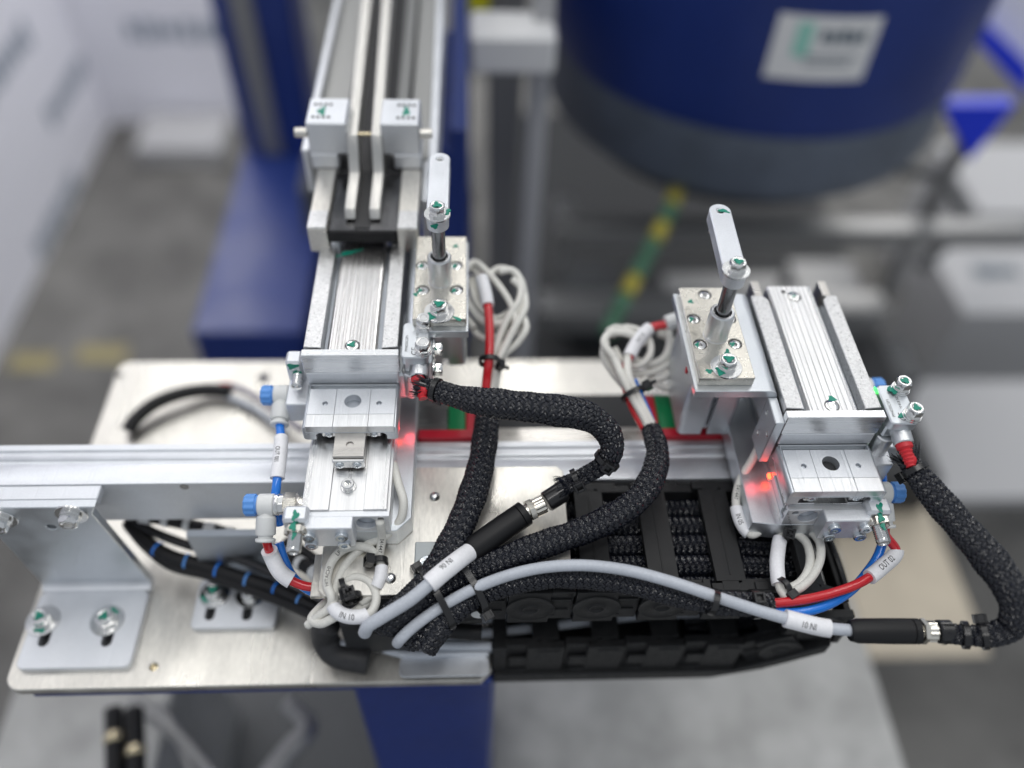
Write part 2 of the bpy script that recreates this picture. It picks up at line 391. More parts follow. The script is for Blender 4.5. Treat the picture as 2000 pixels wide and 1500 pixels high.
# ---------------------------------------------------------------- hardware
def b_hex(af=8,h=4.2):
    r=af/2
    return lambda: MB().lathe([(r*.98,0,'h'),(r,.25,'h'),(r,h-.7,'h'),(r*.93,h-.05,'c'),(r*.86,h,'c'),(r*.62,h-.1,'c'),(r*.55,h-.3,'c')],n=36)
def b_washer(ro,ri,h): return lambda: MB().lathe([(ri,0),(ro-.15,0),(ro,.15),(ro,h-.15),(ro-.15,h),(ri,h),(ri,0)],n=36,capt=False)
def b_spring(ro,h): return lambda: MB().lathe([(ro-.1,0),(ro,.1),(ro,h-.1),(ro-.1,h),(ro*.5,h)],n=30)
def b_cap(r,h,sr): 
    return lambda: MB().lathe([(r,0),(r,h-.35),(r-.35,h),(sr*1.12,h,'c'),(sr,h-.15,'h'),(sr,h*.35,'h')],n=36,capt=True)
def b_flat(r,sr): return lambda: MB().lathe([(r,-1.2),(r,-.12),(r-.18,0),(sr*1.18,0),(sr*1.02,-.15,'h'),(sr,-1.3,'h')],n=36)
def b_pan(r,h): return lambda: MB().lathe([(r,0),(r,h*.45),(r*.86,h*.8),(r*.66,h,'c'),(r*.62,h,'x'),(r*.55,h*.45,'x')],n=32)
def paint(parent,pos,ax,r,seed,stretch=1.5,ang=0,th=.14,m_=None):
    rnd=random.Random(seed); n=18; q=Vector((0,0,1)).rotation_difference(Vector(ax).normalized()); v=[];rr=[1+.28*math.sin(3*k*2*math.pi/n+seed)+.2*rnd.uniform(-1,1) for k in range(n)]
    for z,sc in ((0,1.0),(th,.9)):
        for k in range(n):
            t=2*math.pi*k/n; x=r*sc*rr[k]*stretch*math.cos(t); y=r*sc*rr[k]*math.sin(t)
            x,y=x*math.cos(ang)-y*math.sin(ang),x*math.sin(ang)+y*math.cos(ang)
            p=q@Vector((x,y,z)); v.append((p.x+pos[0],p.y+pos[1],p.z+pos[2]))
    f=[(k,(k+1)%n,n+(k+1)%n,n+k) for k in range(n)]+[tuple(n+k for k in range(n))]
    par=parent
    mb=MB().add(v,f)
    if par.parent is not None and par.matrix_basis!=Matrix.Identity(4):
        o=obj('paint_mark',mb,green_pt,par,0,0.6); o.matrix_basis=par.matrix_basis.inverted()
    else: o=obj('paint_mark',mb,green_pt,par,0,0.6)
    return o
def hexbolt(parent,pos,ax=(0,0,1),af=8,h=4.2,spin=0,wash=True,green=0,ws=1.0,m_=None,bk=1):
    pos=np.array(pos,float); a=np.array(ax,float); a/=np.linalg.norm(a); z=0
    b=None
    wh=1.0 if wash else 0
    sh=1.1 if bk else 0
    b=place('hex_bolt',('hex',af,h),b_hex(af,h),m_ or steel,parent,pos+a*(wh+sh),ax,spin)
    if wash: place('washer',('wash',af,ws),b_washer(af*.92*ws,af*.3,1.0),steel,b,pos,ax)
    if bk: place('spring_washer',('spr',af),b_spring(af*.62,1.1),steel,b,pos+a*wh,ax)
    if green:
        paint(b,pos+a*(wh+sh+h+.0),ax,af*.26,green,1.1,green)
        if wash and green%2: paint(b,pos+a*(wh+.02)+np.array([math.cos(green*1.3),math.sin(green*1.3),0])*af*.62*(1 if abs(a[2])>.5 else 0),ax,af*.26,green+5,1.3,green*.7,th=.3)
    return b
# ================================================================= SLIDE UNITS
def slide_unit(ox,oy,s,label,far,stripfar,e=0.0):
    RL=-2.55 if s>0 else -2.3
    t=thing('pneumatic_slide',(ox,oy-20,-57),label,'slide unit','pneumatic slide units on the carriage plates')
    X=lambda x: ox+s*x
    def bx(name,x0,x1,y0,y1,z0,z1,m_,bev=.3,sym=True,par=None,**k):
        a,b=(ox+x0,ox+x1) if sym else (X(x0),X(x1)); a,b=min(a,b),max(a,b)
        return obj(name,MB().box(a,b,oy+y0,oy+y1,z0,z1),m_,par or t,bev,**k)
    # adapter plate with chamfered front corner
    out=[(X(-20.5),oy-65.6+e),(X(21.8),oy-65.6+e),(X(28.2 if s>0 else 32.5),oy-58.8+e*.86),(X(28.2 if s>0 else 32.5),oy+72),(X(-20.5),oy+72)]
    plate('adapter_plate',out if s>0 else out[::-1],[],-57,-45,alu_satin,t,.3)
    # slide body with shallow centre channel and stepped edges
    pr=[(-19.6,-45),(-19.6,-33.6),(-18.5,-33.6),(-18.5,-31.4),(-7.1,-31.4),(-7.1,-32.2),(8.1,-32.2),(8.1,-31.4),(18.3,-31.4),(18.3,-33.2),(19.6,-33.2),(19.6,-45)]
    obj('slide_body',MB().prof([(ox+a,b) for a,b in pr][::-1],'y',oy-62.6+e,oy+72),alu_y,t,.15)
    # front cap of the body with its real bores
    hx=9*s
    plate('body_end_cap',[(ox-19.4,-44.9),(ox+19.4,-44.9),(ox+19.4,-32.4),(ox-19.4,-32.4)],[circ(ox+hx,-38,4.6),circ(ox+s*15.6,-35,1.5)],0,3,alu_white,t,.2,T=lambda u,v,w_:(u,oy-65.6+e+w_,v))
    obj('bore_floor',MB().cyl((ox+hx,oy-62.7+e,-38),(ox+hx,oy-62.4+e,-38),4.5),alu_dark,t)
    # linear guide block with end plate and screws
    y1=-39.2 if s>0 else -20
    gb=bx('guide_block',-7.0,7.2,y1,70,-31.9,-25.2,steel_raw,.25)
    if s>0: ep=bx('guide_end_plate',-7.1,7.3,-41.2,-39.3,-30.6,-25.6,steel,.4)
    for dx in ((-3.9,4.0) if s>0 else ()): place('phillips_screw',('pan',1.9),b_pan(2.0,.9),zinc,ep,(ox+dx,oy-41.2,-28.1),(0,-1,0),.4)
    if s>0: plate('guide_top',rrect(ox-6.9,ox+7.1,oy-39.1,oy-24.5,.3),[circ(ox+.3,oy-32.4,1.7)],-25.15,-24.4,steel_raw,gb,.1)
    if s>0: place('socket_screw',('cap',2.9),b_cap(2.9,3.0,1.5),steel,t,(ox+.4,oy-50.2,-32.2),(0,0,1))
    if s>0: place('washer',('w33',),b_washer(3.6,1.5,.4),steel,t,(ox+.4,oy-50.2,-32.2))
    # slide table: cheeks, notch and a milled top in separate faces
    tb=obj('slide_table',MB().prof([(ox+a,b) for a,b in [(-21.8,-21.2),(-21.0,-20.0),(-20.15,-19.9),(-20.15,-23.9),(20.15,-23.9),(20.15,-19.9),(21.0,-20.0),(21.8,-21.2),(21.8,-28.4),(20.6,-29.4),(16.4,-29.4),(16.4,-26.0),(15.0,-24.6),(-14.6,-24.6),(-16.0,-26.0),(-16.0,-29.4),(-20.6,-29.4),(-21.8,-28.4)]],'y',oy-26,oy-.5),alu_satin,t,.25)
    tb2=bx('table_skirt',-21,21,-.4,72,-31,-20.4,alu_satin)
    bore=.3
    for i,(a,b,hc,hr) in enumerate(((-20.1,-7.75,-12.4,1.25),(-7.6,8.2,bore,3.9),(8.35,20.1,12.6,1.25))):
        plate('table_facing',[(ox+a,oy-18.6),(ox+b,oy-18.6),(ox+b,oy-3.4),(ox+a,oy-3.4)],[circ(ox+hc,oy-(10.9 if hr>2 else 12.2),hr)],-23.85,-19.6,alu_white,tb,.08)
        plate('table_facing',[(ox+a,oy-25.9),(ox+b,oy-25.9),(ox+b,oy-18.7),(ox+a,oy-18.7)],[],-23.85,-19.6,alu,tb,.08)
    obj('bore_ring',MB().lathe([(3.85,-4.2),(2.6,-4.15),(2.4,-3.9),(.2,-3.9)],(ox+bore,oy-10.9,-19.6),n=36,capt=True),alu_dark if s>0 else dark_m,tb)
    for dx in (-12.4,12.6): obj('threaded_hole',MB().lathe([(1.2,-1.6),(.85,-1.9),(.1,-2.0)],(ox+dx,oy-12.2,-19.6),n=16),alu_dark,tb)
    for dx in (-10.2,10.4):
        rc=bx('retainer',dx-3.3,dx+3.3,-25.0,-24.0,-28.4,-25.0,steel,.35)
        place('phillips_screw',('pan',1.7),b_pan(1.8,.6),zinc,rc,(ox+dx,oy-25.0,-26.7),(0,-1,0),.3)
    # end block, front stop plate
    bx('end_block',-21.6,21.4,-.2,76,-19.6,-12.05,alu_white,.3)
    fp=bx('front_plate',-22.3,22.3,0,4.2,-12,0,alu_x,.3)
    # nest: two grainy rails, grooved floor, ribbed centre strip
    for a,b in ((-21.7,-13.6),(14.3,21.7)):
        inner=b if a<0 else a
        pts=[(ox+a,oy+5.6),(ox+b,oy+5.0 if a<0 else oy+5.6),(ox+b,oy+far-3 if a<0 else oy+far),(ox+inner-(2.5 if a<0 else -2.5),oy+far) if a<0 else (ox+b,oy+far),(ox+a,oy+far)]
        if a>0: pts=[(ox+a,oy+5.0),(ox+b,oy+5.6),(ox+b,oy+far),(ox+a+2.5,oy+far),(ox+a,oy+far-3)]
        plate('side_rail',pts,[],-12,0,alu_grain,t,.3)
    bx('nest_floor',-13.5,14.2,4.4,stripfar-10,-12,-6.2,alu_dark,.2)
    # ribbed strip
    prf=[(-11.2,-12),(-11.2,-3.2),(-10.2,-2.0)]
    xs=[-9.3,-7.6,-6.4,-4.4,-3.1,-1.2,.3,2.2,3.6,5.3,6.6,8.4,9.8] if s>0 else [-9.2,-6.6,-4.2,-1.4,1.6,4.4,6.8,9.4]
    hi=True
    for i,xx in enumerate(xs):
        prf+=[(xx-.42,-1.9),(xx,RL),(xx+.3,-1.9)]
    prf+=[(10.9,-2.0),(11.9,-3.4),(11.9,-12)]
    st=obj('ribbed_strip',MB().prof([(ox+a,b) for a,b in prf][::-1],'y',oy+4.4,oy+stripfar),alu_film if s>0 else alu_y,t,0,.2)
    for (sx,sy,g) in ((.4,8.2,3),(1.2,stripfar-7.5,4)):
        pl=place('recessed_screw',('flat',2.9),b_flat(2.9,1.1),steel,t,(ox+sx,oy+sy,-1.7),(0,0,1),.4)
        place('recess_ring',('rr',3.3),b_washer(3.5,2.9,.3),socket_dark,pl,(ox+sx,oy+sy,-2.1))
    for a in ((-19.5,-15.5),(15.2,19.2)):
        bx('rear_fin',a[0],a[1],far+.2,far+11,-26,-.4,steel_raw,.3)
    # shock absorber bracket on the end face (outer side), four screws
    br=[(X(-25),-66.5),(X(-19),-67.5),(X(-15.5),-72.0),(X(4),-72.0),(X(4),-65.7),(X(-25),-65.7)]
    br=[(a,oy+b+e) for a,b in br]
    brk=plate('stop_bracket',br if s<0 else br,[],-47,-31.6,alu_white,t,.4)
    bx('absorber_block',-26.0,-15.0,-69.8+e,-61.5+e,-43,-28.4,alu_white,1.3,False)
    for dx,dz in ((-15.2,-37),(-15.0,-44),(-1.0,-37),(-.6,-44)):
        place('bracket_screw',('pansock',2.7),b_cap(2.9,1.9,1.3),zinc,t,(X(dx),oy-72.0+e,dz),(0,-1,0),dx)
    ab=obj('shock_absorber',MB().lathe([(3.2,0),(3.2,1.0)]+[ (3.2 if k%2 else 2.75,1.0+k*.45) for k in range(22)]+[(3.0,11.2),(2.6,11.8),(2.0,11.8),(1.8,11.2)],(X(-20.4),oy-69.6+e,-34.5),(0,-1,-.08),30),steel,t,0,.9)
    obj('lock_nut',MB().lathe([(4.2,0,'h'),(4.6,.3,'h'),(4.6,3.0,'h'),(4.1,3.5,'c'),(3.2,3.5,'c')],(X(-20.4),oy-69.9+e,-34.5),(0,-1,-.08),36,capt=False),nick_nut,ab)
    paint(ab,(X(-20.4),oy-67+e,-28.35),(0,0,1),1.5,5+s,1.6,1.5)
    paint(ab,(X(-20.2),oy-69.85+e,-30.6),(0,-1,0),1.4,15+s,1.3,1.5)
    paint(ab,(X(-20.4)-.5,oy-71.6+e,-29.9),(0,-.1,1),1.5,8+s,1.6,1.5,th=.5)
    paint(ab,(X(-20.4),oy-75.0+e,-31.3),(0,-.1,1),1.0,11+s,1.9,1.5,th=.3)
    # side stop block with its sprung screw
    bx('side_stop_block',-32.3,-22.0,-8.5,11,-38,-25,alu_white,.5,False)
    sb=bx('upper_stop_block',-32.0,-24.5,5,13.5,-24.8,-10.5,alu_white,1.2,False)
    sp=obj('stop_screw',MB().lathe([(2.6 if k%2 else 2.1,k*.8) for k in range(10)]+[(1.5,8)],(X(-27.0),oy+5.2,-19.5),(0,-1,0),24),steel,t,0,.9)
    paint(sb,(X(-28.5),oy+4.9,-13.0),(0,-1,0),1.8,21,1.7,.3); paint(sb,(X(-27.5),oy+4.8,-17.5),(0,-1,0),1.5,22,1.6,.5)
    return t
alu_film=mat('worn_glossy_aluminium_strip',(.84,.83,.82),1,.26,.35,1300,(1,.03,1),.18,.09,cscale=130,film=520)

uL=slide_unit(.5,-4.1,1,'aluminium slide unit below the feed conveyor, its ribbed track iridescent',77,94)
uR=slide_unit(217.8,-41.7,-1,'aluminium slide unit with open-ended ribbed track beside the cable chain',77.4,86,38.2)

# paint marks and small screws on the tracks
paint(uL,at(687,672,-1.5),(0,0,1),1.5,31,1.3,.4); paint(uL,at(684,493,-1.8),(0,0,1),1.1,33,5.2,.35); paint(uL,at(660,500,-2.2),(0,0,1),.7,34,1.5,.35)
paint(uR,at(1625,779,-1.9),(0,0,1),1.6,35,1.1,.4); paint(uR,at(1549,576,-1.9),(0,0,1),1.5,36,1.2,1.0)
for p_,u_ in ((at(706,471,-1.9),uL),(at(1530,570,-1.9),uR)): obj('slotted_pin',MB().cyl(p_,p_+np.array([0,0,.25]),1.2,16),socket_dark,u_)
# readings, slot and LEDs on the visible flank of the right slide body
mb=MB().box(197.9,198.15,-68,20,-41.5,-39.6); obj('sensor_slot',mb,alu_dark,uR,0)
_r=ray(1501,930); ledp=CAM+_r*((197-CAM[0])/_r[0])
LED=obj('status_led',MB().box(196.6,198.1,ledp[1]-1.3,ledp[1]+1.3,ledp[2]-1,ledp[2]+1),led_m,uR,.3)
obj('reed_switch',MB().box(197.2,198.2,-66,-48,-39.2,-35.2),alu_satin,uR,.3)
flat_text('DC 24V  P-0032',2.6,(196.8,-70,-31.0),(0,-1,0),(0,0,1),uR,m_=ink)
flat_text('SLIDE 16-50',2.4,(196.1,-52,-24.5),(0,-1,0),(0,0,1),uR,m_=ink)
def lampp(name,loc,e,col,r=.0012):
    d=bpy.data.lights.new(name,'POINT'); d.energy=e; d.color=col; d.shadow_soft_size=r; o=bpy.data.objects.new(name,d); COL.objects.link(o); o.location=Vector(loc)*S
lampp('red_led_glow',(191,ledp[1]-1,ledp[2]+1),.0007,(1,.03,.05),.0035); lampp('red_led_glow',(25.8,-15.5,-41),.0009,(1,.03,.05),.003)
obj('status_led',MB().box(20.2,21.0,-17.2,-15.4,-39.5,-38),led_m,uL,.2)
lampp('green_led_glow',(240.5,-24,-3),.0002,(.05,1,.1))

# ================================================================= SWING CLAMPS
def clamp(px0,px1,py0,py1,base,tip,screws,bolt,label,s,front):
    """px0..py1: nickel plate rectangle, top at z=5"""
    cx,cy=base[0],base[1]
    t=thing('swing_clamp',(cx,cy,0),label,'clamp','swing clamps beside the slides')
    holes=[circ(p[0],p[1],3.15) for p in screws]
    plate('mounting_plate',rrect(px0,px1,py0,py1,.8),holes,0,5,nickel,t,.3)
    for i,p in enumerate(screws):
        sc=place('countersunk_screw',('flat27',),b_flat(2.65,1.0),steel,t,(p[0],p[1],4.6),(0,0,1),i*.5)
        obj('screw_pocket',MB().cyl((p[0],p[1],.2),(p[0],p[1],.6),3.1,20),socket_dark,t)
        if i<4: paint(sc,(p[0]-1.5+.2*i,p[1]-.1,4.62),(0,0,1),1.0,40+i+int(cx),1.5,1.2,th=.1)
    hexbolt(t,(bolt[0],bolt[1],5.0),(0,0,1),7.4,4.0,.3,True,3,1.05)
    # sleeve and piston rod
    obj('rod_sleeve',MB().lathe([(5.9,0),(5.9,.5),(5.7,.7),(5.7,15.2),(5.2,15.9),(4.2,15.9),(3.9,15.5),(3.6,13)],(cx,cy,5),n=48,capt=True),alu,t)
    obj('piston_rod',MB().lathe([(3.2,0),(3.2,20.4),(3.0,20.9)],(cx,cy,18.4),n=40,capb=True),steel_dark,t)
    # arm
    d=np.array(tip[:2])-np.array([cx,cy]); Ld=np.linalg.norm(d); u=d/Ld; q=np.array([-u[1],u[0]]); R=5.1; out=[]
    for k in range(17):
        a=-math.pi/2+math.pi*k/16; o=np.array([cx,cy])+u*(Ld+R*math.cos(a))+q*R*math.sin(a); out.append(tuple(o))
    for k in range(17):
        a=math.pi/2+math.pi*k/16; o=np.array([cx,cy])+u*(R*math.cos(a))+q*R*math.sin(a); out.append(tuple(o))
    arm=plate('clamp_arm',out,[circ(tip[0],tip[1],1.75)],38.7,45.4,alu_white,t,.45)
    obj('set_screw',MB().lathe([(1.7,0),(1.7,.5),(1.0,.5,'c'),(.8,.3,'h'),(.8,-1,'h')],(tip[0],tip[1],44.4),n=24),steel,arm)
    obj('clamp_pad',MB().cyl((tip[0],tip[1],33),(tip[0],tip[1],38.6),3.4),nick_nut if s<0 else alu_satin,t)
    hexbolt(t,(cx,cy,45.4),(0,0,1),6.6,3.6,.5,True,5 if s>0 else 6,1.0)
    # bracket under the plate, bent down towards the slide
    return t
# left clamp
bL=at(860,548,5)[:2]; tipL=at(859,310,45.4)[:2]
scL=[at(*p,5)[:2] for p in ((826,566),(892,566),(826,518),(891,518))]
cL=clamp(28.6,54.1,14.3,74,bL,tipL,scL,at(858,611,5)[:2],'silver swing clamp with its arm swung away, right of the iridescent ribbed track',1,0)
bR=at(1397,655,5)[:2]; tipR=at(1407,411,45.4)[:2]
scR=[at(*p,5)[:2] for p in ((1368,672),(1436,671),(1355,622),(1425,622),(1377,575))]
cR=clamp(158.6,184,-23.0,36,bR,tipR,scR,at(1418,718,5)[:2],'silver swing clamp leaning its arm left, beside the open-ended ribbed track',-1,0)
for p,sd,st,an in ((at(890,481,5),60,1.2,.2),(at(893,622,5),61,3,-.6),(at(812,575,5),62,1,2)): paint(cL,p,(0,0,1),.9 if st>2 else 1.2,sd,st,an)
for p,sd,st,an in ((at(1420,689,5),63,1.8,1.0),(at(1386,725,5),64,1.2,.3),(at(1349,589,5),65,1,1.4)): paint(cR,p,(0,0,1),1.3,sd,st,an)
paint(cR,at(1414,412,45.4),(0,0,1),1.2,66,2.2,-.3); paint(cL,at(838,413,45.4),(0,0,1),1.3,67,1.4,1.5)
p_=at(848,432,42); paint(cL,(bL[0]-1.2,bL[1]-5.1,43.0),(0,-1,0),1.3,68,1.2,0,th=.4)
# brackets
def bracket(x0,x1,xb,y0,y1,zt,parent,fz,fy0,fy1,holes):
    """horizontal leg x0..x1, bend at xb, vertical flange; sheet 4.5 thick"""
    sgn=1 if xb>x0 else -1; T=4.4; pts=[]
    r=5.0; a0=(x0,zt)
    outer=[(x0,zt)]+[(xb-sgn*r+sgn*r*math.sin(k*math.pi/12),zt-r+r*math.cos(k*math.pi/12)) for k in range(7)]+[(xb,fz)]
    inner=[(xb-sgn*T,fz)]+[(xb-sgn*r+sgn*(r-T)*math.sin(k*math.pi/12),zt-r+(r-T)*math.cos(k*math.pi/12)) for k in range(6,-1,-1)]+[(x0,zt-T)]
    pts=outer+inner
    return obj('angle_bracket',MB().prof(pts if sgn<0 else pts[::-1],'y',y0,y1),alu_satin,parent,.25)
bracket(157.0,0,195.7,-26.5,37,-.05,cR,-20,0,0,[])
obj('bracket_flange',MB().box(191.2,195.6,-41.6,-26.6,-34,-4.2),alu_satin,cR,.4)
for y_,z_ in ((-31,-10),(-38.5,-16),(-31,-25)): obj('flange_hole',MB().lathe([(1.35,0),(1.35,.12),(1.0,.12),(.95,-.05)],(191.18,y_,z_),(-1,0,0),20),steel,cR)
bracket(55.0,0,24.6,11.2,76,-.05,cL,-20,0,0,[])
# clamp cylinders (grooved profile bodies) hanging under the plates
def cyl_body(x0,x1,y0,y1,zb,parent):
    xm=(x0+x1)/2
    out=rrect(x0,x1,y0,y1,3.0); 
    g=[(xm-1.6,y0),(xm-1.6,y0+2.2),(xm-3,y0+2.2),(xm-3,y0+4),(xm+3,y0+4),(xm+3,y0+2.2),(xm+1.6,y0+2.2),(xm+1.6,y0)]
    # insert the slot in the front side (between bottom-left and bottom-right arcs)
    i=[k for k,(a,b) in enumerate(out)]
    out=out+g
    o=plate('cylinder_body',out,[],zb,-4.6,alu_satin,parent,.5)
    return o
cyl_body(160.5,187.5,-12,30,-52,cR); cyl_body(32,53.5,30,66,-46,cL)
obj('indicator',MB().box(159.6,160.4,-2,0,-16,-13),red_cap,cR,.1)
lampp('red_led_glow',(156,-16,-12),.0004,(1,.03,.05))

# ================================================================= POSITION SENSORS
def sensor(x0,y0,z,label,tx,seed,side_bolts):
    w_,h_=12.6,22.5
    t=thing('position_sensor',(x0+w_/2,y0+h_/2,z-20),label,'sensor','stainless position sensors')
    plate('sensor_body',rrect(x0,x0+w_,y0,y0+h_,2.2),[],z-5.2,z,alu_satin,t,.5)
    obj('sensor_block',MB().box(x0+.6,x0+w_-.6,y0+2.5,y0+h_-1,z-13,z-5.25),alu_satin,t,.8)
    obj('standoff',MB().cyl((x0-.6+4.4,y0+4.4,z-30),(x0+3.8,y0+4.4,z-13.1),4.4,32,.6),alu,t)
    nk=obj('cable_gland',MB().cyl((x0+w_*.62,y0+3,z-8.4),(x0+w_*.62,y0-4.2,z-9.8),4.4,32,.5),alu,t)
    # red ribbed strain relief
    g=np.array([x0+w_*.62,y0-4.2,z-9.8]); dv=np.array(tx,float); dv/=np.linalg.norm(dv)
    obj('strain_relief',MB().lathe([(3.6,-.5),(3.6,1.6)]+[(3.3-.11*k if k%2==0 else 2.7-.1*k,1.8+k*.85) for k in range(11)],g,dv,28),red_rub,t,0,.8)
    for i,(bx_,by_) in enumerate(((x0+w_-2.4,y0+h_-2.8),(x0+w_-2.4,y0+4.2))):
        hexbolt(t,(bx_,by_,z),(0,0,1),6.4,4.4,.2+i,True,(seed+i) if seed else 0,.72)
        if seed: paint(t,(bx_-4.3,by_+.3,z),(0,0,1),1.2,seed+9+i,1.6,.4,th=.5)
    flat_text('CE',4.0,(x0+6.2,y0+4.0,z),(0,1,0),(-1,0,0),t)
    flat_text('PM4030CSP1',1.9,(x0+2.4,y0+9.0,z),(0,1,0),(-1,0,0),t,m_=ink)
    flat_text('N 818 ND',1.7,(x0+7.2,y0+12.4,z),(0,1,0),(-1,0,0),t,m_=ink)
    if side_bolts:
        obj('side_cheek',MB().box(x0+w_-.5,x0+w_+1.4,y0+2,y0+19,z-22,z-5.5),alu_satin,t,.4)
        for yy,zz,gg in ((y0+14,z-9,71),(y0+5.5,z-14,73)): hexbolt(t,(x0+w_+1.5,yy,zz),(1,0,0),6.0,3.6,0,True,0,.9,bk=0); paint(t,(x0+w_+2.2,yy-2.2,zz+2),(0,-1,.4),1.2,gg,1.2,0,th=.5)
    return t,g+dv*8
sL,eL=sensor(23.9,-5.3,-.2,'satin sensor block beside the front plate of the left slide unit',(.25,-1,-.35),0,True)
sR,eR=sensor(241.2,-45.3,-.2,'satin sensor block with two green-daubed bolts, right of the right slide unit',(.12,-1,-.3),51,False)
obj('status_led',MB().box(240.6,241.1,-24.6,-23.2,-2.4,-1.2),green_led,sR,.1)
obj('sensor_mount',MB().box(20.5,37,-3.5,16,-32,-14),alu_satin,uL,1.2)
obj('sensor_mount',MB().box(240,262,-41,-18,-32,-24),alu_satin,uR,.6)

# ================================================================= AIR FITTINGS
def fitting(wall,kx,c,dv,label,embossed=True,nut=True,sc=1.0):
    """elbow flow control; c centre of grey elbow body, kx = side (+/-1) towards the knob, dv direction of the tube port"""
    t=thing('air_fitting',c,label,'air fitting','air fittings on the slides'); c=np.array(c,float); a=np.array([kx,0,0.]); dv=np.array(dv,float); dv/=np.linalg.norm(dv)
    obj('elbow_body',MB().cyl(c-a*3.7,c+a*3.7,5.0,32,.6),grey_pl,t)
    obj('adjusting_knob',MB().lathe([(4.3,0,'c'),(4.3,.8,'c'),(5.0,.9,'k'),(5.0,5.2,'k'),(4.4,5.9,'k'),(3.2,6.0,'c')],c+a*3.8,a,40),knob_b,t,0,.35)
    if nut:
        obj('threaded_stem',MB().lathe([(4.7,0),(4.9,.4),(4.9,1.7),(4.5,1.9),(4.5,2.3),(4.9,2.5),(4.9,4.2)],c-a*3.7,-a,32),steel,t)
        obj('hex_nut',MB().lathe([(4.5,0,'h'),(4.8,.3,'h'),(4.8,5.5,'h'),(4.3,5.9,'c'),(3.6,7.2,'c'),(3.6,8.6,'c')],c-a*7.9,-a,36),nick_nut,t)
    obj('port_barrel',MB().lathe([(3.0,2.5),(3.4,4.6),(4.4,5.6),(4.5,12.8),(4.2,13.4),(3.3,13.5),(3.2,15.0)],c,dv,32),grey_pl,t)
    obj('release_collar',MB().lathe([(2.9,14.6),(4.4,15.0),(4.5,16.0),(4.1,16.5),(2.3,16.5)],c,dv,32),grey_pl,t)
    return t,c+dv*15
f2,e2=fitting(0,-1,at(521,986,-39),(-.02,-.8,-.55),'grey elbow air fitting with blue knob, lower one at the left slide unit')
f1,e1=fitting(0,-1,at(551,772,-33),(.02,-1,-.22),'grey elbow air fitting with blue knob, upper one left of the left slide unit',nut=False)
f3,e3=fitting(0,1,at(1722,962,-38),(.03,-.85,-.5),'grey elbow air fitting with blurred blue knob at the right slide unit')
f4,e4=fitting(0,1,at(1686,757,-30),(0,-1,-.2),'blue knob air fitting half hidden behind the right track rail',nut=False)
# ================================================================= CARRIAGE PLATE, BEAM, BASE
cpl=thing('carriage_plate',(60,-60,-61),'aluminium carriage plate between the left slide unit and the cable chain','plate')
plate('plate_sheet',[(-9,-95),(58,-95),(58,-82),(98.5,-82),(101.5,-79),(101.5,-30),(98.5,-27),(-12,-27),(-12,-92)],[],-61,-57.2,plate_m,cpl,.3)
for a,b in ((849,971),(763,1130)): 
    p=at(a,b,-57.2); obj('domed_pin',MB().lathe([(2.6,0),(2.5,.8),(1.9,1.7),(1.0,2.2),(.3,2.3)],p,(0,0,1),24),steel,cpl)
pad=thing('clear_pad',at(850,1100,-57),'small clear plastic pad under a screw beside the black sleeves','pad'); pc=at(848,1100,-56)
obj('pad_sheet',MB().box(pc[0]-9,pc[0]+14,pc[1]-12,pc[1]+11,-57.1,-55.6),clear_pl,pad,.5)
q_=at(836,1106,-55.5); place('domed_screw',('capd',),b_cap(4.4,2.4,2.0),zinc,pad,q_)
# thin angle line / bracket seen under the left slide end
obj('cable_shelf',MB().box(-16,6,-93,-72,-64,-61.2),plate_m,cpl,.3)

beam=thing('linear_axis_beam',(0,-20,-94),'long horizontal aluminium beam running behind both slide units','beam')
pr=[(-33,-94),(-33,-60.4),(-21,-60.4),(-20,-61.6),(-18.6,-61.6),(-18,-60.6),(-15.4,-60.6),(-15,-61.8),(-13,-61.8),(-12.6,-60.6),(-9,-60.6),(-9,-94)]
obj('beam_profile',MB().prof(pr[::-1],'x',-330,236),alu_white,beam,.25)
obj('blind_hole',MB().lathe([(2.2,0),(2.2,.1),(1.7,.1),(1.5,-.05)],aty(360,951,-33.1),(0,-1,0),20),steel_dark,beam)
obj('dark_recess_box',MB().box(18.5,236,-8.8,41,-104,-84),dark_m,beam,.3)  # solid black box put in for the shaded recess behind the beam
ra=thing('guide_rail',(120,0,-83),'steel guide rail behind the beam carrying green-capped blocks','rail')
obj('rail_bar',MB().box(20,236,-2,9,-83.8,-73),steel_raw,ra,.4)
obj('red_cover_strip',MB().box(29,62,-8.6,-3.2,-84,-57.8),red_cap,ra,.3); obj('red_cover_strip',MB().box(150,236,-8.6,-3.2,-84,-57.8),red_cap,ra,.3)
for nm,xa,xb,sg,lab in (('guide_carriage',16,44,1,'steel guide block with green and red end caps behind the left slide unit'),('guide_carriage',164,210,-1,'steel guide block with green and red end caps under the right slide unit')):
    t=thing(nm,((xa+xb)/2,6,-72),lab,'guide block','guide blocks on the steel rail')
    obj('block_body',MB().box(xa,xb,-3,20,-72.9,-60.9),steel_raw,t,.6)
    e=xb if sg>0 else xa
    a,b=sorted((e+sg*.1,e+sg*9)); obj('green_cap',MB().box(a,b,-3.1,21.5,-73.5,-60.5),green_cap,t,.8)
    a,b=sorted((e+sg*9.1,e+sg*14)); obj('red_seal',MB().box(a,b,-3.1,21.5,-73.5,-60.8),red_cap,t,.8)
BZ=-145
base=thing('base_plate',(-20,0,BZ-8),'large bare aluminium base plate with rounded corners under the whole axis','plate')
fl=at(20,1310,BZ); 
plate('plate_sheet',rrect(-182,222,-101,122,8)[:6]*0+[(60,-101),(66,-95),(66,-30),(72,-27),(222,-27)]+rrect(-182,222,-101,122,8)[6:],[circ(*at(300,1302,BZ)[:2],2),circ(*at(232,733,BZ)[:2],3),circ(*at(515,738,BZ)[:2],3.5)],BZ-6,BZ,plate_m,base,.5)
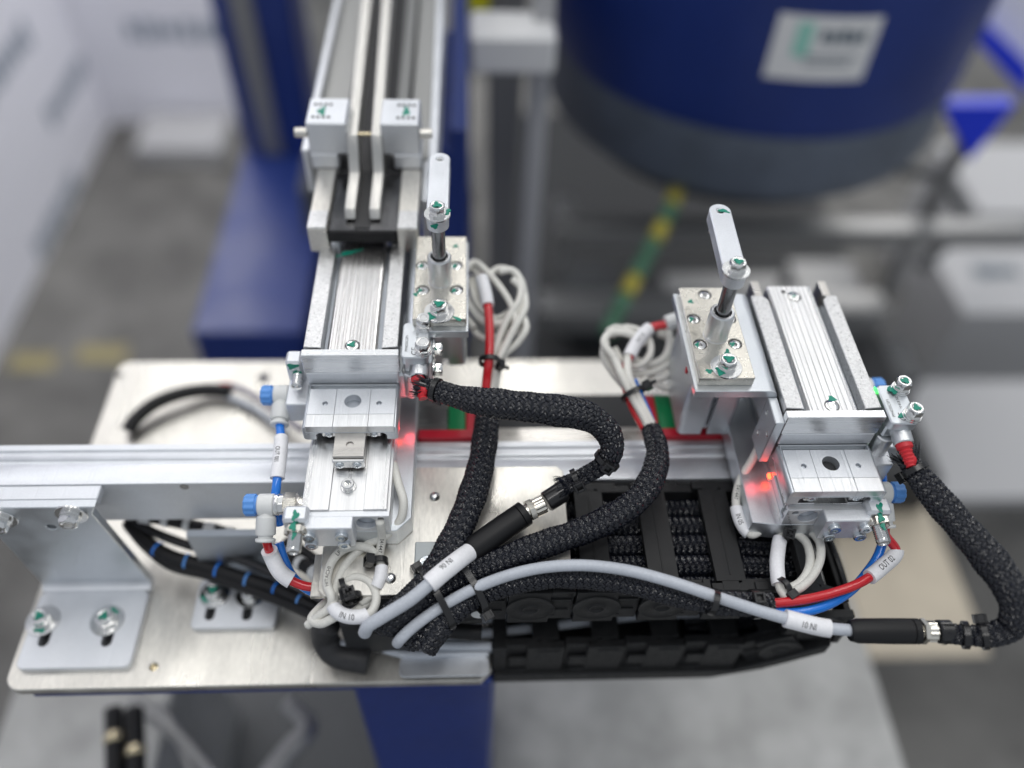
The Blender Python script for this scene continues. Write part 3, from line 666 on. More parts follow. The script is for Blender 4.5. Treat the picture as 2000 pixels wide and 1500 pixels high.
obj('hole_bottom',MB().cyl(np.append(at(300,1302,BZ)[:2],BZ-5),np.append(at(300,1302,BZ)[:2],BZ-3),2.2),brass,base)
# bent brackets
def zbracket(face,top_y,foot,yv,label,group='bent brackets bolting the beam to the base plate'):
    return None
br=thing('mounting_bracket',(-150,-60,BZ),'large bent aluminium bracket bolted to the base plate at the lower left','bracket','bent brackets bolting the beam to the base plate')
ya=-45.5
fc=[aty(a,b,ya) for a,b in ((176,978),(180,1005),(288,1128),(72,1128),(0,1052),(-60,1010))]
pts=[(p[0],p[2]) for p in fc]; ztop=-61; zb=BZ+4.5
P2=[(pts[0][0],ztop),(pts[1][0],pts[1][1]),(pts[2][0],zb+3),(pts[3][0],zb+3),(pts[4][0],pts[4][1]),(-200,pts[5][1]),(-200,ztop)]
plate('web',P2,[circ(*(aty(100,1030,ya)[[0,2]]),2.3)],0,4.5,alu_satin,br,.4,T=lambda u,v,w_:(u,ya+w_,v))
f0,f1=pts[3][0],pts[2][0]
slots=[]
for sx in (93,215):
    p=at(sx,1228,zb); slots.append(rrect(p[0]-2.6,p[0]+2.6,p[1]-9.5,p[1]+9.5,2.5))
# foot with a rounded bend
prf=[(ya+4.5,zb+6),(ya,zb+6)]+[(ya-5+5*math.cos(k*math.pi/10)*1.0,zb+5-5*math.sin(k*math.pi/10)*.999) for k in range(6)]
obj('bend',MB().prof([(ya+4.5,zb+3.2),(ya+0.02,zb+3.2),(ya-.5,zb+1.4),(ya-1.7,zb+.3),(ya-3.4,zb-.02),(ya-3.4,zb-4.4),(ya+1.5,zb-4.0),(ya+4.0,zb-1.5)],'x',f0,f1),alu_white,br,0,.9)
yf=at(150,1305,zb)[1]
plate('foot',rrect(f0,f1,yf,ya-3.4,4),slots,BZ+.1,zb,alu_white,br,.4)
plate('top_flange',rrect(-200,pts[0][0],ya+4.55,-33.05,.6),[],-65.5,-61,alu_white,br,.4)
for sx,sy,g in ((85,1213,81),(210,1213,83)):
    p=at(sx,sy,zb); hexbolt(br,(p[0],p[1],zb),(0,0,1),8.2,4.6,sx,True,g,1.15)
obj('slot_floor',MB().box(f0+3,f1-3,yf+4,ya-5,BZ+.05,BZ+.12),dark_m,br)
for sx,sy in ((140,1003),(3,1012)):
    p=aty(sx,sy,ya); hexbolt(br,(p[0],ya,p[2]),(0,-1,0),8.2,4.6,.3,True,0,1.0)
b2=thing('mounting_bracket',(-80,-60,BZ),'small bent aluminium bracket with two bolts behind the black wiring bundle','bracket','bent brackets bolting the beam to the base plate')
zz=BZ+4.2; a0=at(370,1228,zz); a1=at(535,1228,zz); c0=at(395,1128,zz)
sl=[rrect(at(q,1175,zz)[0]-2.4,at(q,1175,zz)[0]+2.4,at(q,1190,zz)[1]-6,at(q,1190,zz)[1]+9,2.3) for q in (415,487)]
plate('foot',rrect(a0[0],a1[0],a0[1],c0[1]-1,3),sl,BZ+.1,zz,alu_white,b2,.4)
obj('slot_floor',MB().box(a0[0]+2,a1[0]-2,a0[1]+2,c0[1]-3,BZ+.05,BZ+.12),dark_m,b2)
obj('web',MB().box(a0[0]+4,a1[0],c0[1]-.9,c0[1]+3.2,zz-3.5,-94.2),alu_dark,b2,.4)
for q,g in ((420,85),(490,87)):
    p=at(q,1162,zz); hexbolt(b2,(p[0],p[1],zz),(0,0,1),8.0,4.4,q,True,g,1.1)
# ================================================================= CABLE CHAIN
ch=thing('cable_chain',(150,-63,BZ),'black plastic cable chain folding back under itself at the right','cable chain')
PITCH=31.0; Hh=15.0; YF,YB=-93.5,-34.0
def side_plate_mb(y0,y1,front):
    mb=MB()
    # main overlapping plate halves
    o1=[(-15.2,-Hh),(4,-Hh),(4,Hh-3.0),(8.5,Hh-3.0),(8.5,Hh),(-15.2,Hh)]
    mb.prof([(a,b) for a,b in o1][::-1],'y',y0,y1-1.8)
    o2=[(-1,-Hh),(15.2,-Hh),(15.2,Hh),(-1,Hh)]
    mb.prof(o2[::-1],'y',y0+1.8,y1)
    return mb
def tr(mb): return mb
def link_meshes():
    d={}
    mb=side_plate_mb(0,6,True)
    # round hub, raised boss, arrow and moulded bars on the outer face
    mb.lathe([(11.5,0),(11.5,.5),(11.0,.8),(10.6,.5),(4.4,.45),(4.0,.9),(3.2,.9),(2.6,.2),(.3,.2)],(-5,0,-0.0),(0,-1,0),32)
    mb.box(6,13,1.0,2,-6,-4.2).box(4,14,1.0,2,4.8,6.2).box(-1,6.5,-.5,.2,-8.6,-6.6)
    d['front']=mb
    mb=side_plate_mb(0,6,False); mb.v=[(a,-b+0,c) for a,b,c in mb.v]; mb.f=[q[::-1] for q in mb.f]; d['back']=mb
    mb=side_plate_mb(0,6,True); mb.box(4,13,-.5,1,-4,6).box(-13,-2,-.5,1,-12,-10)
    d['lowfront']=mb
    w_=YB-YF-12
    # outer crossbar with snap tabs, inner crossbar
    mb=MB(); mb.box(-12.6,1.2,-1.0,w_+1,Hh-3.0,Hh+.1); mb.box(-10.2,-2.4,-5.6,-1.0,Hh-1.8,Hh+.12); mb.box(-10.2,-2.4,w_+1,w_+5.6,Hh-1.8,Hh+.12); mb.box(-6.0,-5.2,2,w_-2,Hh+.1,Hh+.35)
    d['bar']=mb
    mb=MB(); mb.box(-12.6,1.2,-1.0,w_+1,-Hh-.1,-Hh+3.0); mb.box(-9.6,-3.0,-5.4,-1,-Hh-.12,-Hh+1.5); d['ibar']=mb
    mb=MB(); mb.box(4.5,14,-.3,4,Hh-2.6,Hh+1.2).box(11.5,15,-.3,5.6,Hh-2.6,Hh+1.25); d['tab']=mb
    out={}
    for k,mb in d.items():
        me=bpy.data.meshes.new('link_'+k); me.from_pydata((np.array(mb.v)*S).tolist(),[],mb.f); me.update(); finish(me,0.5,.3,k); me.materials.append(black_pl); out[k]=me
    return out
LM=link_meshes()
def add_link(x,z,ang,low=False):
    """ang rotation about +Y (radians) of link frame; outward = local +z"""
    L=LOC[ch.name]
    def put(me,name,off,par):
        o=link(name,me,par); 
        R=Matrix.Rotation(ang,4,'Y'); 
        o.matrix_basis=Matrix.Translation(Vector((x-L[0],0-L[1],z-L[2]))*S)@R@Matrix.Translation(Vector((0,off,0))*S)
        return o
    a=put(LM['lowfront' if low else 'front'],'chain_link',YF,ch)
    for k,nm,off in (('back','far_side_plate',YB),('bar','crossbar',YF+6),('ibar','inner_crossbar',YF+6),('tab','snap_tab',YF)):
        o=link(nm,LM[k],a); o.matrix_basis=Matrix.Translation(Vector((0,off-YF,0))*S)
zU=-76.5; zL=-138.2; rb=(zU-zL)/2
xs=[181-PITCH*k for k in range(5)]
for x in xs: add_link(x,zU,0)
# fold
cxb,czb=197,(zU+zL)/2
for a in (30,90,150): add_link(cxb+rb*math.sin(math.radians(a)),czb+rb*math.cos(math.radians(a)),math.radians(a))
for k in range(4): add_link(181-PITCH*k,zL,math.pi,True)
obj('chain_tray',MB().prof([(67,-163),(186,-163),(212,-152),(240,-131),(240,-121),(236,-124),(214,-142),(196,-153.6),(67,-153.6)][::-1],'y',-95.5,-30),black_pl,ch,.6)
obj('chain_anchor',MB().box(66.6,74,-93,-34,-153.4,-124),black_pl,ch,.6)
obj('pin_cap',MB().lathe([(3.6,0),(3.6,.4),(3.2,.7),(.2,.7)],aty(935,1199,YF-.2),(0,-1,0),28),grey_pl,ch)
# sleeves lying inside the chain (upper run)
for i,(y_,z_,r_) in enumerate(((-44,-72,4.7),(-54.5,-71.5,5.0),(-65,-72,5.2),(-76,-71.5,5.0),(-84.5,-73,3.4))):
    P=Path([(60,y_,z_-4),(100,y_,z_),(150,y_+.8,z_-.6),(190,y_-.6,z_),(212,y_,z_-6),(226,y_,z_-20),(230,y_,z_-36),(222,y_,z_-52),(204,y_,z_-62),(170,y_,z_-65)],1.2)
    t=thing('braided_sleeve',P.p[0],'black braided sleeve lying inside the cable chain, '+('row at the far side','second row from the far side','middle row','second row from the near side','thin row nearest the front wall')[i],'braided sleeve','braided sleeves inside the cable chain')
    obj('core',tube_mb(P,r_-.45,n=12),core_m,t,0,True); obj('braid',braid_mb(P,r_,14,.75,1.35,.28,.75),braid_m,t,0,False,kind='stuff')
for i,(y_,z_) in enumerate(((-80,-131),(-72,-130),(-60,-131))):
    P=Path([(40,y_-4,z_+2),(80,y_,z_),(150,y_+7,z_),(190,y_+8,z_),(212,y_+8,z_+8)],3); t=thing('grey_cable',P.p[0],'grey cable seen through the gaps of the lower chain run, '+('front strand','middle strand','rear strand')[i],'cable','grey cables in the lower chain run'); obj('jacket',tube_mb(P,2.6,n=10),grey_cb,t,0,True)
# dark hose stub and metal clip at the chain's left end
t=thing('cable_boot',(-30,-90,BZ),'black rubber boot at the left end of the lower chain run','boot')
P=Path(PX([(640,1215,-112),(634,1245,-125),(655,1275,-132),(720,1290,-134)]),1); obj('boot_body',tube_mb(P,7,n=20),black_rub,t,0,True)
obj('boot_plate',MB().box(-8,36,-90,-40,-134,-98),dark_m,t,1)
t=thing('metal_clip',(20,-98,BZ),'bright bent metal clip lying at the plate edge under the sleeves','clip')
c0=at(780,1300,-135); c1=at(955,1300,-135)
plate('clip_plate',rrect(c0[0],c1[0],c0[1]-6,c0[1]+4,3),[],-137,-135,alu_white,t,.3); obj('clip_lip',MB().box(c0[0],c1[0],c0[1]+3.8,c0[1]+5.4,-137,-131),alu_white,t,.3)
for i,L_ in enumerate(([(655,1262,-128),(700,1250,-128),(800,1258,-128),(960,1262,-128)],[(655,1275,-134),(720,1262,-133),(800,1278,-133),(960,1266,-134)])):
    cable('grey_cable',PX(L_),2.3,grey_cb,'grey cable curling out of the lower chain run, '+('upper' if i==0 else 'lower')+' of the pair','cable','grey cables leaving the lower chain run')
# ================================================================= SLEEVED HARNESSES
def sleeve(name,pts,r,radii,label,parent=None,N=16,tan=.72,ends=(0,0)):
    P=Path(PX(pts),1.0,[x/r for x in radii]); ph=len(pts)+pts[0][0]; P.r=P.r*(1+.035*np.sin(P.s*.19+ph)+.025*np.sin(P.s*.47+2*ph))
    t=parent or thing(name,P.p[len(P.p)//2],label,'braided sleeve','black braided sleeves')
    obj('core',tube_mb(P,r-.5,n=16),core_m,t,0,True)
    obj('braid',braid_mb(P,r,N,tan,1.6,.34,.56),braid_m,t,0,False,kind='stuff')
    return P,t
def frayed(P,q,r,t,n=60,ln=5,out=1,seed=1,spread=.6):
    """loose filament ends at path position q; out=+1 beyond the end, -1 before the start"""
    rnd=random.Random(seed); p,tv,_=P.ev(q); tv=tv*out; c=camdir(p); u=c-tv*(c@tv);u/=np.linalg.norm(u);v_=np.cross(tv,u); mb=MB()
    for k in range(n):
        a=rnd.uniform(0,2*math.pi); d=u*math.cos(a)+v_*math.sin(a); e=tv*rnd.uniform(.5,1)*ln+d*rnd.uniform(0,spread)*ln
        p0=p+d*r*rnd.uniform(.75,1)-tv*1.5; p1=p0+e*.5+d*.3; p2=p0+e
        s_=np.cross(e,d); s_/=np.linalg.norm(s_)+1e-9; s_*=.32
        mb.add([p0-s_,p0+s_,p1+s_,p1-s_,p2+s_*.6,p2-s_*.6],[(0,1,2,3),(3,2,4,5)])
    obj('frayed_end',mb,braid_m,t,0,False,kind='stuff')
# A: from the left sensor to the connector
PA,tA=sleeve('braided_sleeve',[(826,754,-12),(850,761,-12),(905,778,-10),(985,790,-8),(1075,800,-8),(1150,815,-12),(1188,846,-18),(1195,880,-24),(1180,905,-30),(1140,930,-36),(1100,950,-40)],6.4,[3.8,4.4,5.6,6.6,6.9,6.6,5.8,5.0,4.4,3.9,4.2],'black braided sleeve arching from the left sensor to the first plug connector')
frayed(PA,1,4.0,tA,150,7,-1,3,.55); frayed(PA,PA.len,4.6,tA,90,5,1,4,.5)
t_=Path([eL-np.array([.1,0,-.5])*3,PA.p[3]],.8); obj('red_lead',tube_mb(t_,2.6,n=14),red_rub,tA,0,True)
p,tv,_=PA.ev(6.5); tie(p,tv,4.6,'cable tie cinching the sleeve at the left sensor',2.6,tail=0)
for q,lab,hd in ((PA.len-24,'cable tie on the sleeve end, the one farther from the plug',-.35),(PA.len-7,'cable tie on the sleeve end, the one next to the plug',-.5)):
    p,tv,r_=PA.ev(q); tie(p,tv,6.4*r_+.6,lab,hd,tail=0)
def connector(pts_nut,pts_body,rb_,label,pts_cap,flip=False):
    t=thing('plug_connector',pts_nut[0],label,'connector','round plug connectors')
    a,b=[np.array(x) for x in pts_nut]; d=(b-a)/np.linalg.norm(b-a); Ln=np.linalg.norm(b-a)
    obj('knurled_nut',MB().lathe([(4.3,0,'k'),(4.6,.3,'k'),(4.6,Ln*.45,'k'),(4.2,Ln*.48,'c'),(4.7,Ln*.5,'h'),(4.7,Ln*.72,'h'),(3.6,Ln*.74,'c'),(3.6,Ln,'c')],a,d,48,capb=True),nick_nut,t,0,.35)
    a2,b2=[np.array(x) for x in pts_body]
    d2=(b2-a2)/np.linalg.norm(b2-a2); L2=np.linalg.norm(b2-a2)
    obj('moulded_body',MB().lathe([(rb_*.8,0),(rb_,.5),(rb_,3.2),(rb_*.93,3.4),(rb_,3.8),(rb_*1.0,L2*.45),(rb_*.96,L2*.9),(rb_*.8,L2)],a2,d2,10 if False else 28,capb=True),black_mould,t,0,.5)
    if pts_cap is not None:
        a3,b3=[np.array(x) for x in pts_cap]; obj('back_cap',MB().cyl(a3,b3,5.0,32,.6),black_gloss,t)
    return t
zc=-47
connector((at(1062,984,-44),at(1020,1004,-45)),(at(1027,1001,-46),at(917,1077,-50)),6.0,'black plug connector with knurled nickel nut lying over the carriage plate',(at(1102,958,-42),at(1066,981,-44)))
# cable behind it with marker
PB=Path(PX([(925,1072,-50),(895,1094,-46),(862,1120,-45),(832,1146,-46),(800,1172,-48),(750,1203,-52),(720,1222,-56),(712,1236,-62)]),1.0)
tB=thing('grey_cable',PB.p[0],'grey cable tail running from the first plug to the cut bundle end','cable','grey connector cables')
obj('jacket',tube_mb(PB,2.9,n=18),grey_cb,tB,0,True)
marker(PB,2.9,PB.near(at(912,1080,-50)),PB.near(at(835,1143,-54)),tB,'IN 06',3.4,rev=False,th=1.3,extra_ang=-.55,sc=PB.near(at(862,1118,-52)))
# B: sleeve from the red/white lines down under the plug
PBs,tBs=sleeve('braided_sleeve',[(952,808,-40),(948,850,-40),(940,905,-42),(922,970,-45),(893,1040,-48),(858,1105,-52),(815,1160,-56),(770,1200,-62),(740,1220,-68)],6.3,[5.4,6.0,6.3,6.5,6.5,6.2,6.0,5.8,5.5],'black braided sleeve hanging straight down over the carriage plate')
# C
PC,tC=sleeve('braided_sleeve',[(1272,838,-40),(1284,880,-40),(1277,925,-40),(1252,968,-42),(1205,1005,-44),(1140,1036,-46),(1060,1064,-48),(980,1094,-52),(910,1122,-56),(850,1152,-58),(790,1198,-62),(755,1228,-68)],5.9,[4.6,5.4,5.8,6.0,6.1,6.1,6.0,5.7,5.2,5.0,5.0,5.0],'black braided sleeve sweeping from the grey, red and blue lines across the chain')
frayed(PC,1,4.6,tC,60,3.5,-1,7,.3)
# D
PD,tD=sleeve('braided_sleeve',[(1508,1178,-54),(1440,1180,-54),(1360,1170,-54),(1270,1146,-52),(1180,1128,-52),(1090,1123,-54),(1000,1134,-56),(930,1160,-60),(885,1190,-62),(855,1225,-66),(828,1262,-72)],6.0,[4.4,5.0,5.4,5.4,5.6,5.8,6.0,6.0,6.0,6.2,6.6],'black braided sleeve along the front of the cable chain to the cut end')
PD2,tD2=sleeve('braided_sleeve',[(860,1150,-60),(835,1190,-64),(812,1228,-70),(800,1250,-76)],6.0,[5.6,6.2,6.6,6.0],'short black braided sleeve end folded under the bundle')
# E: grey cable with IN 01
PE=Path(PX([(1662,1231,-50),(1610,1226,-50),(1550,1212,-50),(1480,1192,-48),(1400,1166,-45),(1310,1136,-43),(1220,1113,-42),(1130,1104,-43),(1040,1112,-46),(950,1139,-50),(870,1180,-56),(810,1222,-60),(782,1248,-64),(776,1256,-68)]),1.0)
tE=thing('grey_cable',PE.p[0],'long grey cable arching over the chain to the second plug','cable','grey connector cables')
obj('jacket',tube_mb(PE,2.55,n=18),grey_cb,tE,0,True)
marker(PE,2.6,PE.near(at(1623,1228,-50)),PE.near(at(1535,1209,-50)),tE,'IN 01',3.6,rev=False,th=1.3,extra_ang=.1)
PF=Path(PX([(708,1237,-66),(716,1222,-62),(760,1198,-58),(815,1165,-57)]),1.0)
connector((at(1826,1233,-50),at(1788,1233,-50)),(at(1795,1233,-50),at(1660,1232,-50)),5.4,'black plug connector with knurled nickel nut at the lower right',(at(1858,1234,-50),at(1830,1234,-50)))
# G: right sleeve
PG,tG=sleeve('braided_sleeve',[(1771,893,-16),(1787,920,-18),(1820,962,-20),(1872,1022,-22),(1932,1092,-26),(1972,1150,-30),(1984,1196,-36),(1972,1226,-42),(1930,1240,-46),(1880,1240,-49),(1850,1236,-50)],6.6,[4.4,5.0,6.0,6.4,6.9,6.6,6.0,5.4,4.8,4.2,4.2],'black braided sleeve looping from the right sensor to the lower right plug')
frayed(PG,1.5,4.2,tG,150,7,-1,9,.7); frayed(PG,PG.len,4.4,tG,60,4,1,10,.4)
t_=Path([eR-np.array([.1,0,-.5])*3,PG.p[3]],.8); obj('red_lead',tube_mb(t_,2.6,n=14),red_rub,tG,0,True)
p,tv,_=PG.ev(6.5); tie(p,tv,5.2,'cable tie cinching the sleeve below the right sensor',2.2,tail=0)
p,tv,_=PG.ev(PG.len-7); tie(p,tv,4.8,'cable tie on the sleeve beside the lower right plug',3.3,tail=3)
p,tv,_=PG.ev(PG.len-14); tie(p,tv,4.9,'shiny cable tie just right of the one beside the lower right plug',1.5,tail=0)
# big ties on the bundle
for (a,b,z),(a2,b2),rx,ry,lab,hd,tl in (((850,1168,-58),(905,1134),14.5,7.5,'large cable tie round the whole bundle below the marked grey cable',-1.9,0),((922,1150,-57),(980,1116),11.5,7.5,'large cable tie round the bundle, upper right of the other large tie',1.5,0)):
    p=at(a,b,z); d=at(a2,b2,z)-p; tie(p,d,rx,lab,hd,ry=ry,tail=tl,w=3)
p,tv,_=PE.ev(PE.near(at(1395,1164,-45))); p=p-np.array([0,1.0,3.5]); tie(p,tv,4.8,'cable tie holding the long grey cable to the front sleeve',2.9,ry=6.5,w=2.6)
p,tv,_=PD.ev(8); tie(p,tv,5.4,'cable tie at the sleeve mouth where red and blue tubes enter',.3,w=3,tail=0)
# ================================================================= AIR TUBES
def tube(pts,r,m_,lab,grp='air tubes',nm='air_tube',P3=None,n=16):
    P=Path(P3 if P3 is not None else PX(pts),1.0); t=thing(nm,P.p[0],lab,'tube' if 'tube' in nm else 'cable',grp); obj('hose' if 'tube' in nm else 'jacket',tube_mb(P,r,n=n),m_,t,0,True); return P,t
P1,tr1=tube(None,2.15,red_tube,'red air tube from the right elbow fitting into the sleeve mouth',P3=[e3,e3+np.array([0,-3,-3])]+PX([(1750,1076,-52),(1722,1108,-54),(1680,1138,-54),(1620,1160,-54),(1560,1173,-54),(1505,1179,-54)]))
marker(P1,2.2,P1.near(at(1752,1074,-53)),P1.near(at(1698,1126,-54)),tr1,'OUT 02',3.6,rev=True,th=1.3)
P2b,_=tube([(1722,1015,-50),(1726,1045,-54),(1715,1085,-58),(1692,1120,-60),(1660,1155,-60),(1610,1184,-58),(1560,1196,-57),(1505,1196,-57)],2.15,blue_tube,'blue air tube curving below the red one into the sleeve mouth')
tube([(1718,900,-40),(1722,925,-40),(1724,960,-46),(1723,1015,-50)],2.15,blue_tube,'short blue air tube seen between the right slide table and its elbow fitting')
P3_,t3=tube(None,2.1,blue_tube,'blue air tube between the two left elbow fittings with a white marker',P3=[e1]+PX([(549,862,-36),(546,900,-37),(541,940,-38),(538,985,-44),(548,1025,-52)]))
marker(P3_,2.1,P3_.near(at(549,853,-36)),P3_.near(at(541,935,-38)),t3,'OUT 001',2.9,rev=False,th=1.2,extra_ang=-.5)
P4,t4=tube(None,2.1,red_tube,'dark red air tube bending from the lower left fitting under the cable loops',P3=[e2]+PX([(530,1085,-58),(550,1120,-62),(590,1143,-66),(640,1148,-68),(680,1150,-70)]))
marker(P4,2.1,P4.near(at(523,1070,-56)),P4.near(at(568,1133,-64)),t4,None,th=1.6)
tube([(545,1060,-58),(556,1095,-64),(575,1130,-70),(610,1156,-72),(660,1164,-74)],2.1,blue_tube,'blue air tube just beneath the dark red one at lower left')
# ================================================================= WHITE CABLE LOOPS, lower left
def wc(pts,lab,r=2.0,grp='off-white sensor cables by the left slide'): return tube(pts,r,cream_cb,lab,grp,'sensor_cable')
z0=-60
Pa,ta=wc([(742,1017,-36),(746,1050,-50),(741,1090,-56),(745,1108,-56),(738,1140,-57),(722,1165,-60),(705,1178,-62)],'off-white cable hanging from the bore of the left slide body')
print_on(Pa,2.0,'E41447',2.6,Pa.near(at(745,1065,-52)),ta,rev=False)
marker(Pa,2.0,Pa.near(at(745,1109,-56)),Pa.near(at(738,1150,-57)),ta,None,th=.9)
Pb,tb_=wc([(768,905,-38),(778,945,-38),(788,980,-40),(782,1015,-45),(755,1045,-50),(718,1064,-55),(690,1085,-57),(670,1112,-58),(658,1140,-58),(653,1165,-58),(652,1185,-58),(668,1200,-58),(695,1205,-58),(722,1198,-58),(735,1170,-58),(722,1138,-58),(695,1128,-58),(672,1140,-59),(664,1170,-60)],'off-white cable running down beside the left slide and ending in a small marked loop')
marker(Pb,2.0,Pb.near(at(652,1183,-58)),Pb.near(at(716,1200,-58)),tb_,'IN 10',3.4,rev=False,th=1.2,side=1,extra_ang=-.1)
Pc,tc_=wc([(734,1085,-54),(722,1072,-54),(695,1067,-54),(668,1075,-54),(650,1094,-54),(640,1120,-54),(639,1145,-55),(648,1165,-56),(645,1185,-60),(620,1205,-64),(600,1222,-68)],'off-white cable making the large loop left of the marked one')
print_on(Pc,2.0,'LF',2.6,Pc.near(at(658,1084,-54)),tc_,rev=True); print_on(Pc,2.0,'HITACHI',2.3,Pc.near(at(639,1128,-54)),tc_,rev=True)
wc([(668,1196,-61),(645,1210,-62),(626,1218,-64),(608,1210,-66),(622,1190,-68),(650,1165,-70)],'off-white cable tail curling at the far lower left of the loops')
wc([(742,1150,-60),(725,1170,-62),(700,1190,-64),(680,1202,-66)],'short off-white cable behind the small marked loop')
p=at(741,1097,-55); tie(p,at(741,1120,-55)-p,2.9,'cable tie on the off-white cable just below the left slide body',1.2,tail=0)
p=at(672,1152,-58); tie(p,(.9,.3,0),4.2,'cable tie knotting the off-white loops, left one',.2,tail=4); p=at(688,1168,-57); tie(p,(.3,-.9,0),3.4,'cable tie knotting the off-white loops, right one',.1,tail=5)
# right loops
Pk,tk=wc([(1488,862,-36),(1468,900,-42),(1447,935,-48),(1438,970,-52),(1440,1000,-54),(1452,1030,-55),(1468,1044,-55),(1500,1026,-54),(1535,1021,-53),(1570,1029,-54),(1598,1054,-54),(1603,1085,-54),(1590,1120,-54),(1566,1146,-55),(1535,1162,-56)],'off-white cable looping below the right slide with a marked bend',2.0)
print_on(Pk,2.0,'E41447',2.5,Pk.near(at(1441,965,-52)),tk)
marker(Pk,2.0,Pk.near(at(1436,990,-53)),Pk.near(at(1458,1042,-55)),tk,'IN 05',3.0,rev=False,th=1.0)
Pm,tm=wc([(1536,1168,-55),(1524,1150,-55),(1518,1115,-54),(1519,1080,-54),(1528,1045,-54),(1548,1040,-55),(1572,1056,-55),(1582,1085,-55),(1578,1115,-55),(1562,1138,-56),(1540,1150,-57)],'off-white cable in the inner ring of the right loops',2.0)
marker(Pm,2.0,Pm.near(at(1523,1141,-55)),Pm.near(at(1524,1054,-54)),tm,None,th=1.3)
p=at(1537,1040,-52); tie(p,at(1560,1046,-52)-p,3.4,'cable tie at the top of the right off-white loops',.0,tail=3)
p=at(1530,1146,-54); tie(p,at(1550,1133,-54)-p,3.4,'cable tie at the bottom of the right off-white loops',1.3,tail=0)
# ================================================================= REAR COILS
grpc='off-white sensor cables behind the clamps'
P5,t5=tube([(940,540,-12),(950,580,-14),(956,640,-18),(955,700,-24),(950,745,-32),(948,800,-40),(950,830,-40)],2.3,red_tube,'red air tube with white marker hanging behind the left clamp')
marker(P5,2.3,P5.near(at(938,542,-12)),P5.near(at(953,598,-15)),t5,None,th=1.1)
lp=[(915,560,-20),(925,610,-22),(955,640,-22),(990,635,-20),(1010,605,-18),(1008,560,-14),(990,532,-12),(965,535,-12),(950,560,-14)]
wc([(910,520,-20),(905,560,-24),(922,605,-26),(955,632,-26),(995,625,-24),(1020,590,-20),(1018,550,-16),(1000,528,-14),(975,530,-14)],'off-white cable in the outer ring behind the left clamp',1.9,grpc)
wc([(1022,560,-18),(1026,600,-20),(1005,640,-22),(985,680,-26),(970,710,-30),(960,760,-38),(955,820,-42)],'off-white cable joining the red tube behind the left clamp',1.9,grpc)
wc([(1012,600,-22),(1028,640,-24),(1010,670,-28),(980,700,-32),(966,760,-40)],'off-white cable bowing out at the far right of the left coil',1.9,grpc)
wc([(925,640,-28),(900,600,-30),(903,560,-30),(925,545,-28),(950,600,-30),(990,655,-30),(1015,640,-28),(1018,612,-26)],'off-white cable in the lower ring behind the left clamp',1.9,grpc)
for i,L_ in enumerate(([(912,525,-20),(925,512,-20),(960,540,-18),(1000,600,-20),(1005,640,-24),(975,690,-30),(962,740,-38)],
  [(918,548,-28),(935,600,-30),(968,622,-30),(1005,600,-26),(1022,565,-20),(1008,535,-18),(975,524,-18),(948,545,-20)],
  [(905,575,-26),(912,625,-30),(945,660,-32),(985,650,-30),(1012,615,-26),(1024,580,-22)],
  [(1000,545,-14),(1016,560,-16),(1014,585,-18),(990,625,-22),(968,680,-28),(958,730,-36)],
  [(905,520,-24),(930,530,-24),(946,560,-24)])):
    wc(L_,'off-white cable strand tangled in the coil behind the left clamp, '+('crossing the middle','tight inner ring','lowest left bow','short right strand','stub at the clamp body')[i],1.8,grpc)
for i,L_ in enumerate(([(1195,655,-34),(1225,640,-34),(1262,655,-34),(1270,690,-36),(1245,715,-38),(1215,705,-38),(1200,680,-36)],
  [(1190,690,-40),(1215,725,-42),(1260,730,-44),(1300,715,-44),(1325,690,-42)],
  [(1285,650,-40),(1312,665,-42),(1318,700,-44),(1300,735,-46),(1270,745,-48)],
  [(1186,648,-30),(1205,640,-30),(1240,655,-32),(1262,672,-34)])):
    wc(L_,'off-white cable strand tangled in the coil left of the right clamp, '+('middle ring','long low bow','right hand ring','top strand')[i],1.9,grpc)
p=at(956,706,-26); tie(p,(0,1,.2),4.3,'cable tie holding the red tube to the off-white cables behind the left clamp',2.2,tail=4)
P6,t6=tube([(1330,625,-25),(1300,634,-28),(1272,640,-30),(1250,660,-30),(1232,690,-32),(1222,720,-34),(1222,750,-38),(1232,785,-42),(1252,825,-42),(1268,850,-42)],2.3,red_tube,'red air tube with white marker left of the right clamp')
marker(P6,2.3,P6.near(at(1270,641,-30)),P6.near(at(1230,696,-32)),t6,'OUT 03',2.4,rev=True,th=1.2,m_=white_lb)
c_=at(1300,632,-27); obj('port_barrel',MB().cyl(c_,c_+np.array([12,3,2.]),4.2,28,.6),grey_pl,thing('air_fitting',c_,'light grey air fitting on the left flank of the right clamp','air fitting','air fittings on the slides'))
tube([(1236,742,-34),(1246,765,-38),(1262,800,-40),(1280,845,-42)],2.1,blue_tube,'blue air tube in the line bundle left of the right clamp')
wc([(1200,700,-30),(1215,735,-32),(1235,775,-36),(1258,815,-38),(1272,845,-40)],'off-white cable of the line bundle, left strand',2.1,grpc)
wc([(1225,700,-32),(1228,735,-32),(1248,780,-36),(1266,815,-38),(1281,842,-40)],'off-white cable of the line bundle, right strand',2.1,grpc)
wc([(1200,700,-30),(1180,670,-28),(1190,652,-28),(1220,650,-28),(1240,660,-30),(1230,690,-32),(1225,700,-32)],'off-white cable forming the top curl left of the right clamp',2.1,grpc)
wc([(1236,700,-40),(1262,712,-42),(1295,700,-42),(1308,670,-40),(1300,640,-38),(1280,640,-38)],'off-white cable ring behind the marker by the right clamp',2.0,grpc)
wc([(1270,715,-46),(1275,740,-48),(1300,758,-50),(1330,755,-50)],'off-white cable running under the right clamp cylinder',1.9,grpc)
wc([(1185,665,-30),(1178,690,-34),(1195,725,-38),(1230,760,-42),(1262,740,-44)],'off-white cable hanging lowest in the curl by the right clamp',1.9,grpc)
